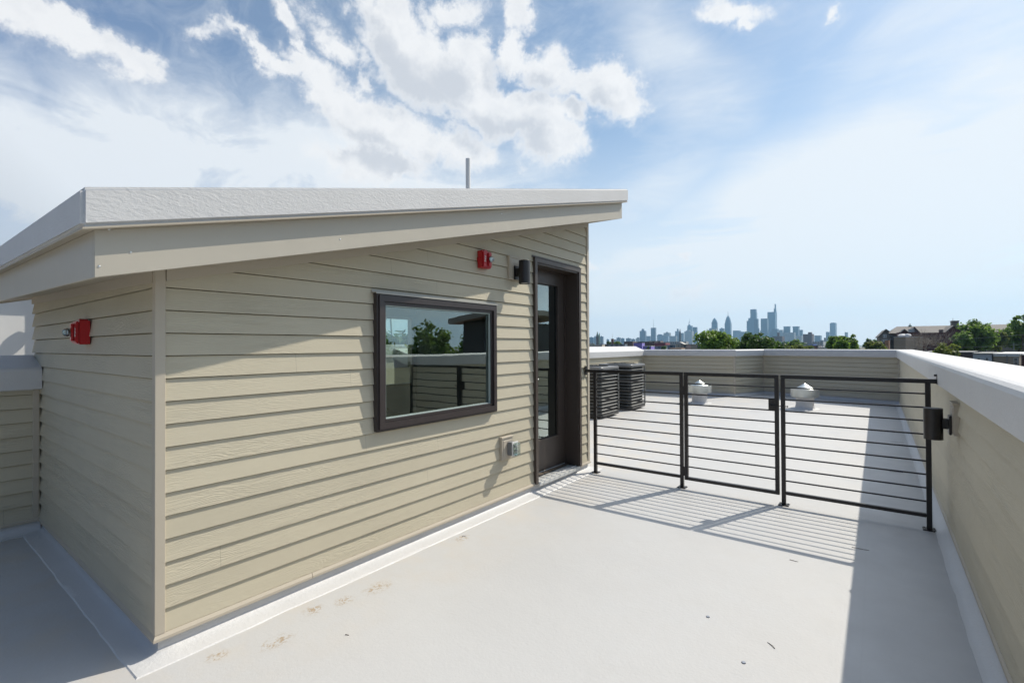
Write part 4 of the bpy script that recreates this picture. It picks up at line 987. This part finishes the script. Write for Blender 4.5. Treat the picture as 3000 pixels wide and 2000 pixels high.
# stone hall with gables
M_SHINGLE = mat('grey_shingles', rough=.85, fn=paint_nodes((.17, .155, .14), .12, .8))
F_STONEW = facade('rubble_stone_wall', (.20, .17, .14), (.20, .17, .14), 50, 50, 0, 0, .8, .25)
M_REDBR = mat('dark_red_brick', rough=.85, fn=paint_nodes((.12, .045, .04), .2, .6))
M_TANBR = mat('tan_brick', rough=.85, fn=paint_nodes((.34, .26, .19), .08, .6))
def stone_hall():
    d = 150; px = 2690; M, s = frame_at(px, d, R(6)); X = lambda p: (p-px)*s; Z = lambda y: zpix(y, px, d); base = M.translation.copy()
    def P(g, v, f): g.add([M @ Vector(q) for q in v], f)
    g = MB(); lump(M, X(2606), X(2990), 0, 16, GZ, Z(975), g); r = g.build('stone_hall', None); r.data.transform(Matrix.Translation(-base)); r.location = base; ROOT[r.name] = base; r.data.materials.append(F_STONEW)
    tag(r, 'long stone school hall with a grey gabled roof and chimney beyond the right parapet', 'building')
    def gable(x0, x1, y0, y1, ze, za, wallm, roofm, n0='gable', hip=0.0, win=()):
        cx = (x0+x1)/2; g = MB(); P(g, [(x0, y0, GZ), (x1, y0, GZ), (x1, y0, ze), (cx, y0, za-.2), (x0, y0, ze), (x0, y1, GZ), (x1, y1, GZ), (x1, y1, ze), (cx, y1, za-.2), (x0, y1, ze)], [(0,1,2,3,4), (9,8,7,6,5), (0,4,9,5), (1,6,7,2), (2,7,8,3), (3,8,9,4)])
        w_ = g.build(n0, wallm, r); g = MB(); e = .35
        for sg in (-1, 1):
            xe = cx+sg*((x1-x0)/2+e); zz = ze-e*(za-ze)/((x1-x0)/2)
            P(g, [(cx, y0-e, za), (xe, y0-e, zz), (xe, y1, zz), (cx, y1, za), (cx, y0-e, za+.25), (xe, y0-e, zz+.25), (xe, y1, zz+.25), (cx, y1, za+.25)], [(0,1,2,3), (4,5,6,7), (0,1,5,4), (1,2,6,5), (2,3,7,6), (3,0,4,7)])
        g.build('gable_roof', roofm, w_)
        for (a, b, c, dd_) in win:
            g = MB(); g.box((X(a), y0-.1, Z(dd_)), (X(b), y0-.02, Z(c)), M); ww = g.build('window', mat('white_window_frame', (.62, .62, .60), .5), w_)
            g = MB(); n = max(1, round((b-a)/7)); st_ = (X(b)-X(a))/n
            for i in range(n): g.box((X(a)+i*st_+.15, y0-.14, Z(dd_)+.15), (X(a)+(i+1)*st_-.15, y0-.11, Z(c)-.15), M)
            g.build('pane', mat('far_glass', (.05, .07, .09), .1), ww)
    # main roof, hipped on the left
    g = MB(); ze, za = Z(975), Z(953)
    P(g, [(X(2601), -.5, ze), (X(2995), -.5, ze), (X(2995), 16.5, ze), (X(2601), 16.5, ze), (X(2634), 8, za), (X(2995), 8, za+.0)], [(0,1,5,4), (1,2,5), (2,3,4,5), (3,0,4)])
    g.build('roof', M_SHINGLE, r)
    g = MB(); g.lathe(M @ Vector((X(2676), 8, za)), [(.5, 0), (.35, .3), (.12, .5), (.1, .8), (.01, 1.0)], 8); g.build('finial', M_COPPER, r)
    gable(X(2567), X(2602), -7, 6, Z(984), Z(968), F_STONEW, M_SHINGLE, win=((2578, 2589, 979, 989), (2574, 2592, 994, 1001)))
    gable(X(2590), X(2610), 8, 14, Z(969), Z(962), F_STONEW, M_SHINGLE)
    gable(X(2664), X(2690), -2, 6, Z(973), Z(959.5), F_STONEW, M_SHINGLE)
    gable(X(2632), X(2648), -9, -3, Z(973.5), Z(967), M_REDBR, M_SLATE)
    gable(X(2755), X(2808), -6, 6, Z(979), Z(958.5), M_REDBR, M_SHINGLE)
    g = MB(); g.box((X(2797), 5, GZ), (X(2816), 8, Z(942)), M); g.box((X(2795.5), 4.8, Z(942)+.001), (X(2817.5), 8.2, Z(940)), M); g.build('chimney', F_STONEW, r)
    g = MB(); g.bar(M @ Vector((X(2802), 6.5, Z(940))), M @ Vector((X(2802), 6.5, Z(932))), .05, 5); g.build('lightning_rod', M_MAST, r)
    g = MB(); g.box((X(2748), -3, GZ), (X(2758), -1, Z(967)), M); g.build('chimney', F_STONEW, r)
    g = MB(); g.box((X(2623), -9, GZ), (X(2679), -1.0, Z(974)), M); g.box((X(2679)+.02, -7, GZ), (X(2756), -1.2, Z(976)), M); g.build('brick_wing', M_REDBR, r)
    g = MB()
    for (a, b, y0_, y1_) in ((2655, 2665, 965, 972), (2665.5, 2672, 964, 971)): g.box((X(a), -6, Z(y1_+3)), (X(b), -4, Z(y0_)), M)
    g.build('rooftop_unit', M_GALV, r)
stone_hall()
M, s = frame_at(2645, 118, R(-22)); px = 2645
g = MB(); lump(M, -28.5*s, 9*s, 0, 9, GZ, zpix(987.5, px, 118), g); base = M.translation.copy()
r = g.build('brick_annex', None); r.data.transform(Matrix.Translation(-base)); r.location = base; ROOT[r.name] = base; r.data.materials.append(M_TANBR); tag(r, 'tan brick boxy building with round roof vents in front of the stone hall', 'building')
g = MB(); lump(M, -29*s, 9.4*s, -.1, 9.1, zpix(987.5, px, 118)+.002, zpix(986.3, px, 118), g); g.build('coping', M_WHITEROOF, r)
for dx, w_ in ((-18, 1.1), (-3, .8)):
    g = MB(); g.lathe(M @ Vector((dx*s, 3, zpix(986.3, px, 118))), [(w_*.8, 0), (w_, .35), (w_*.6, .7), (.01, .8)], 16); g.build('roof_vent', M_WHITEROOF, r, smooth=True)
g = MB(); M, s = frame_at(2598, 104, R(-10)); lump(M, -6*s, 6*s, 0, .9, GZ, zpix(996.5, 2598, 104), g); tag(g.build('chimney', mat('orange_brick', (.38, .20, .12), .85)), 'orange brick chimney left of the tan brick building', 'chimney')

# row houses past the right parapet
r = house(87, 2909, 2985, 1038.5, 'tan brick row house with a white roof edge and white window at right edge', M_TANBR, 24, M_WHITEROOF, twist=R(-4), windows=((2969, 2982, 1047, 1069),))
M, s = frame_at((2909+2985)/2, 87, R(-4)); px = (2909+2985)/2
g = MB(); g.box((-38*s, -.15, zpix(1044, px, 87)), (38*s, -.005, zpix(1039.2, px, 87)), M); g.build('cornice', M_WHITEROOF, r)
g = MB(); g.bar(M @ Vector(((2950-px)*s, -.2, zpix(1041, px, 87))), M @ Vector(((2950-px)*s, -.2, -9)), .07, 6); g.build('downpipe', M_GREYP, r)
house(89, 2850, 2905, 1037.5, 'pale grey row house with dark windows beside the tan brick row house', mat('pale_grey_stucco', (.42, .43, .46), .8), 20, M_GREYROOF, twist=R(-4), windows=((2862, 2871, 1048, 1058), (2887, 2895, 1047, 1060)))
house(88, 2987, 3070, 1041, 'dark red brick row house cut by the right edge of the picture', M_REDBR, 22, M_WHITEROOF, twist=R(-4), windows=((3010, 3022, 1048, 1068),))
house(100, 2700, 2848, 1033, 'low dark garage roofs under the bare branches', M_BROWN, 18, M_GREYROOF, twist=R(-4))
# chain-link-like dark fence on the far side
g = MB(); M, s = frame_at(2960, 120, 0); zt = zpix(1006, 2960, 120); zb = zpix(1030, 2960, 120)
for k in range(9): g.bar(M @ Vector((-9+k*2.4, 0, GZ)), M @ Vector((-9+k*2.4, 0, zt)), .09, 5)
for z in (zt, (zt+zb)/2, zb): g.bar(M @ Vector((-9, 0, z)), M @ Vector((10.2, 0, z)), .05, 4)
tag(g.build('fence', M_MAST), 'grey post and rail fence behind the row houses at the right edge', 'fence')
# utility wires and pole
def wire(p0, p1, sag, label):
    g = MB(); a = at(*p0); b = at(*p1); n = 14; pts = [a.lerp(b, i/n)-Vector((0, 0, sag*4*(i/n)*(1-i/n))) for i in range(n+1)]
    for u, v in zip(pts, pts[1:]): g.bar(u, v, .014, 4)
    tag(g.build('power_line', mat('wire_grey', (.32, .32, .33), .5)), label, 'wire')
wire((2560, 990, 95), (3080, 972, 52), .6, 'upper power line crossing in front of the big green tree')
wire((2590, 1012, 95), (3080, 1003, 50), .5, 'lower power line crossing in front of the big green tree')
wire((2560, 1016, 100), (2760, 1024, 80), .2, 'thin power line low in front of the tan brick building')

# ------------------------------------------------------------------ trees
def leafmat(name, dark, light, scale=.6):
    def f(t, b):
        p = gpos(t); n = t.noise(p, scale, 3, .6); n2 = t.noise(p, scale*6, 2, .6)
        k = t.math('ADD', t.math('MULTIPLY', n, .6), t.math('MULTIPLY', n2, .4))
        t.put(b.inputs['Base Color'], t.mix(t.mr(k, .38, .62), c4(dark), c4(light)))
        b.inputs['Transmission Weight'].default_value = 0
        tr = t.node('ShaderNodeBsdfTranslucent'); t.put(tr.inputs[0], t.mix(.5, c4(light), c4((light[0]*1.4, light[1]*1.5, light[2]*.8))))
        mx = t.node('ShaderNodeMixShader'); mx.inputs[0].default_value = .38
        out = [q for q in t.n if q.type == 'OUTPUT_MATERIAL'][0]
        t.l.new(b.outputs[0], mx.inputs[1]); t.l.new(tr.outputs[0], mx.inputs[2]); t.l.new(mx.outputs[0], out.inputs[0])
    return mat(name, rough=.6, fn=f, spec=.3)
LG = leafmat('fresh_green_leaves', (.05, .11, .02), (.19, .29, .055))
LD = leafmat('dark_green_leaves', (.03, .07, .018), (.085, .15, .033))
LY = leafmat('yellow_green_leaves', (.08, .12, .03), (.19, .22, .06))
M_BARK = mat('bark', rough=.9, fn=paint_nodes((.10, .075, .055), .25, 4))
def tree(px, ytop, depth, wpx, hpx, label, lm, leaves=2600, seed=1, leaf=.26, name='leafy_tree', group=None, pos=None, lobes=15, shape=1.0, ybase=None):
    rn = random.Random(seed)
    M, s = frame_at(px, depth, 0); c0 = M.translation if pos is None else Vector((pos[0], pos[1], 0))
    cw = wpx*s/2 if pos is None else wpx/2; zt = zpix(ytop, px, depth) if pos is None else pos[2]; ch = hpx*depth/FPX/2 if pos is None else hpx/2
    cc = Vector((c0.x, c0.y, zt-ch)); base = Vector((c0.x, c0.y, GZ)); Mh = M.to_3x3()
    r = empty(name, base, label, 'tree', group)
    g = MB(); tr = max(.12, cw*.07); fork = cc-Vector((0, 0, ch*.55))
    g.bar(base, fork, tr, 8, tr*.7); L = []
    lobes = int(lobes*2.2)
    for k in range(lobes):
        for _ in range(30):
            v = Vector((rn.uniform(-1, 1), rn.uniform(-1, 1), rn.uniform(-.9, 1)))
            if .3 < v.length < 1.0: break
        rad = rn.uniform(.15, .36)*(1.15-.3*max(0, v.z))
        p = cc+Mh @ Vector((v.x*cw*.80, v.y*cw*.8, 0))+Vector((0, 0, v.z*ch*(1-rad*.75)))
        L.append((p, rad*min(cw, ch*1.3))); mid = fork.lerp(p, .5)+Vector((0, 0, -.1*ch))
        g.bar(fork, mid, tr*.4, 5, tr*.25); g.bar(mid, p, tr*.25, 5, tr*.08)
    L.append((cc, .5*min(cw, ch)))
    g.build('trunk', M_BARK, r)
    vs = []; fs = []; tot = sum(q[1]**2 for q in L)
    for (p, rad) in L:
        for _ in range(int(leaves*rad*rad/tot)):
            d = Vector((rn.gauss(0, 1), rn.gauss(0, 1), rn.gauss(0, 1))).normalized(); q = rad*(rn.random()**.45)*rn.uniform(.8, 1.35)
            o = p+Vector((d.x*q, d.y*q, d.z*q*.82)); sz = leaf*rn.uniform(.6, 1.35)
            nn = (d+Vector((rn.uniform(-1, 1), rn.uniform(-1, 1), rn.uniform(-.4, 1)))*.9).normalized(); a = nn.orthogonal().normalized(); a = Matrix.Rotation(rn.uniform(0, 6.28), 3, nn) @ a; b = nn.cross(a)
            n = len(vs); vs += [o-a*sz, o+b*sz*.55, o+a*sz, o-b*sz*.55]; fs.append((n, n+1, n+2, n+3))
    g = MB(); g.v = vs; g.f = fs
    me = bpy.data.meshes.new('crown'); me.from_pydata([tuple(v-base) for v in vs], [], fs); me.materials.append(lm)
    o = link(bpy.data.objects.new('crown', me)); o.parent = r; return r
tree(2095, 963, 62, 122, 90, 'big bushy green tree below the twin pointed towers', LG, 4200, 11, .24, lobes=20)
tree(2128, 985, 75, 62, 60, 'lighter green tree crown between the two big trees beyond the parapet', LG, 1500, 12, .25)
tree(2212, 973, 70, 132, 75, 'big dark green tree below the tallest towers', LD, 4200, 13, .24, lobes=20)
tree(2268, 990, 80, 60, 45, 'small dark tree at the right end of the big dark tree', LD, 1400, 14, .26)
tree(2330, 993, 170, 52, 42, 'round green tree below the brick block with a penthouse', LG, 1500, 15, .45)
tree(2352, 1004, 120, 66, 34, 'yellow green bushy tree just above the parapet cap', LY, 1300, 16, .32)
tree(2300, 1008, 120, 50, 28, 'low yellow green bush right of the dark green tree', LY, 900, 17, .32)
tree(2452, 968, 95, 72, 95, 'tall green tree left of the stone hall', LG, 3000, 18, .32)
tree(2497, 975, 100, 66, 85, 'rounded green tree beside the tall green tree', LG, 2600, 19, .34)
tree(2463, 990, 85, 50, 50, 'bright green low crown in front of the tall green tree', LG, 1500, 20, .3)
tree(2553, 984, 260, 46, 50, 'distant hazy green tree left of the stone gable', LD, 1200, 21, .8)
tree(2568, 997, 90, 74, 50, 'olive green bush in front of the stone gable', LY, 2200, 22, .3)
tree(2862, 924, 116, 130, 115, 'large bright green tree in front of the stone hall roof', LG, 5200, 23, .38, lobes=24)
tree(2915, 958, 118, 84, 80, 'yellow tipped green tree crown right of the large bright tree', LY, 2600, 27, .38)
tree(2820, 965, 114, 75, 72, 'bright green tree crown left of the large bright tree', LG, 3000, 24, .38)
tree(2775, 1002, 56, 92, 60, 'ragged olive shrub in front of the right parapet', LY, 1500, 25, .17)
tree(2985, 940, 122, 130, 90, 'wide leafy green tree at the right edge, behind the row houses', LG, 4600, 26, .42, lobes=22)
tree(2996, 908, 116, 84, 95, 'airy tree with loose upper sprays at the right edge', LG, 1500, 31, .36, lobes=11)
tree(1784, 999, 330, 14, 12, 'small dark green treetop left of the brick chimney', LD, 400, 32, .7)
tree(1808, 1000, 320, 20, 11, 'small bright green treetop right of the brick chimney', LG, 500, 33, .7)
tree(1900, 1013, 240, 12, 14, 'small tree between the purple walls', LG, 300, 34, .5)
tree(1945, 1013, 230, 16, 12, 'small tree left of the cream gabled house', LD, 400, 35, .5)
tree(2345, 1003, 400, 90, 16, 'low hazy tree line right of the dark green tree', LD, 900, 36, .9)
tree(2300, 1001, 700, 30, 10, 'far tree clump below the matching dark blocks', LD, 500, 37, 1.6)
rnd = random.Random(9)
for k in range(26):
    px = rnd.uniform(1700, 2680); dd = rnd.uniform(500, 1600)
    tree(px, 1010-rnd.uniform(-3, 4), dd, rnd.uniform(10, 26), rnd.uniform(7, 12), 'tiny far treetop in the hazy town between parapet and skyline', LD, 220, 100+k, dd*.0022, 'treetop', 'tiny far treetops in the hazy town', lobes=6)
# bare branches
rnd = random.Random(5)
def branch(g, p, d, L, rad, n):
    q = p+d*L; g.bar(p, q, rad, 5, rad*.65)
    if n == 0: return
    for _ in range(3 if n > 1 else 2):
        nd = (d+Vector((rnd.uniform(-1, 1), rnd.uniform(-1, 1), rnd.uniform(-.45, .55)))*.85).normalized(); branch(g, q, nd, L*rnd.uniform(.6, .85), rad*.62, n-1)
M_DEAD = mat('dead_wood', rough=.9, fn=paint_nodes((.30, .25, .21), .2, 3))
for (px, yb, dd, lb_) in ((2712, 1022, 70, 'bare grey branching tree in front of the dark brick wing'), (2760, 1026, 62, 'bare tangled branches between the dark brick wing and the bright green tree'), (2680, 1024, 76, 'small bare tree at the corner of the tan brick building')):
    g = MB(); p = at(px, yb, dd); r = empty('bare_tree', (p.x, p.y, GZ), lb_, 'tree')
    g.bar((p.x, p.y, GZ), p, .16, 6, .12); g.build('trunk', M_DEAD, r); g = MB()
    for _ in range(7): branch(g, p, Vector((rnd.uniform(-1, 1), rnd.uniform(-.6, .6), rnd.uniform(.2, .9))).normalized(), .95, .035, 4)
    g.build('branches', M_DEAD, r)
# trees and a stair house beyond the right parapet, which the window mirrors
tree(0, 0, 40, 4.6, 5, 'big leafy tree outside the picture on the right, mirrored in the window', LG, 2600, 41, .22, pos=(26.7, 30.1, 4.0), lobes=20)
tree(0, 0, 40, 3.0, 4, 'small leafy tree outside the picture, mirrored right of the big mirrored tree', LG, 1000, 42, .22, pos=(24.2, 32.4, 2.9))
tree(0, 0, 40, 8, 4, 'wide low tree outside the picture, mirrored at the left of the window', LD, 1600, 43, .26, pos=(31, 26.5, 2.7))
tree(0, 0, 40, 5.5, 5, 'leafy tree outside the picture, mirrored in the door glass', LG, 1800, 44, .24, pos=(13.5, 35, 4.2))
r = empty('stair_house', (6, 11, 0), 'dark stair house on a neighbouring roof, mirrored in the window', 'roof house')
g = MB(); g.prism([(3.3, 11.2), (5.0, 11.2), (5.0, 14.5), (3.3, 14.5)], -1.0, 2.2); g.build('wall', mat('dark_grey_siding', rough=.7, fn=paint_nodes((.09, .09, .085), .1, 2)), r)
g = MB(); vs = [(3.0, 10.9, 2.45), (5.35, 10.9, 2.15), (5.35, 14.9, 2.15), (3.0, 14.9, 2.45)]; g.add(vs+[(a, b, c+.16) for a, b, c in vs], [(3,2,1,0),(4,5,6,7),(0,1,5,4),(1,2,6,5),(2,3,7,6),(3,0,4,7)]); g.build('roof', M_TRIM, r)
g = MB(); g.prism([(2.2, 6), (12, 6), (12, 20), (2.2, 20)], GZ+.01, -1.002); tag(g.build('neighbour_house', M_REDBR), 'brick house body below the dark stair house, outside the picture', 'house')

# ------------------------------------------------------------------ neighbour's white stair house, left
r = empty('neighbour_bulkhead', (-10.5, 1.3, 0), 'white stucco stair house on the next roof, seen under the left eave', 'roof house')
M_STUC = mat('white_stucco', rough=.8, fn=paint_nodes((.66, .66, .65), .04, 1.5))
g = MB(); g.prism([(-13.5, -2.5), (-8.3, -2.5), (-8.3, 3.6), (-13.5, 3.6)], -.5, 2.40); g.build('wall', M_STUC, r)
g = MB(); g.prism([(-8.299, 1.56), (-8.1, 1.56), (-8.1, 1.66), (-8.299, 1.66)], -.5, 2.399); g.build('shadow_fin', M_STUC, r)  # unseen fin, added to cast the upright shadow edge on the wall
g = MB(); g.prism([(-14, -3), (-8.08, -3), (-8.08, 3.9), (-14, 3.9)], 2.402, 2.50); g.build('roof', M_WHITEROOF, r)
g = MB(); g.lathe((-8.06, 1.54, 2.10), [(.001, -.09), (.045, -.09), (.05, .02), (.03, .09), (.001, .09)], 20); g.build('shadow_caster', M_GALV, r, smooth=True)  # unseen rounded body, added to cast the blob of shadow on the wall
g = MB(); g.prism([(-14.5, -8), (-6.2, -8), (-6.2, 14), (-14.5, 14)], GZ+.006, -.5); tag(g.build('neighbour_house', M_CREAM), 'pale house body under the white stair house, left of the deck', 'house')
# lattice tower seen through both bulkhead windows
def lattice(x, y, label):
    r = empty('lattice_tower', (x, y, GZ), label, 'tower'); g = MB(); h0, h1 = GZ, 9.0; w0, w1 = 3.2, 1.6
    C_ = lambda k, z: Vector((x, y, z))+Vector(((-1, 1, 1, -1)[k], (-1, -1, 1, 1)[k], 0))*((w0+(w1-w0)*(z-h0)/(h1-h0))/2)
    for k in range(4):
        g.bar(C_(k, h0), C_(k, h1), .09, 6)
        for j in range(5):
            za, zb = h0+(h1-h0)*j/5, h0+(h1-h0)*(j+1)/5
            g.bar(C_(k, za), C_((k+1) % 4, zb), .045, 5); g.bar(C_((k+1) % 4, za), C_(k, zb), .045, 5); g.bar(C_(k, zb), C_((k+1) % 4, zb), .05, 5)
    g.build('frame', mat('painted_steel', (.35, .42, .44), .5), r)
r = empty('neighbour_parapet', (-7.5, 6, 0), 'beige parapet with a pale cap on the next roof, glimpsed through the window glass', 'wall')
g = MB(); g.box((-7.8, 2.5, -.499), (-7.5, 12, 1.28)); g.build('siding', M_CREAM, r)
g = MB(); g.box((-7.85, 2.45, 1.2805), (-7.44, 12.05, 1.49)); g.build('cap', M_MEMB, r, bevel=.01)
lattice(-38.5, 29, 'pale steel lattice tower glimpsed through the window glass'); 
tree(0, 0, 40, 9, 5, 'leafy trees seen through the bulkhead windows beyond the far parapet', LD, 2200, 51, .34, pos=(-34, 26, 3.2))

# ------------------------------------------------------------------ haze
def haze_box():
    me = bpy.data.meshes.new('haze'); g = MB(); g.box((-7100, -7100, GZ-1.0), (7100, 7100, 420)); o = g.build('haze', None)
    m = bpy.data.materials.new('air'); m.use_nodes = True; t = NT(m.node_tree); t.n.clear(); out = t.node('ShaderNodeOutputMaterial')
    v = t.node('ShaderNodeVolumePrincipled'); v.inputs['Color'].default_value = (.40, .70, 1.0, 1); v.inputs['Density'].default_value = .00009; v.inputs['Anisotropy'].default_value = .3
    t.l.new(v.outputs[0], out.inputs['Volume']); o.data.materials.append(m); tag(o, kind='stuff'); o.display_type = 'WIRE'
haze_box()
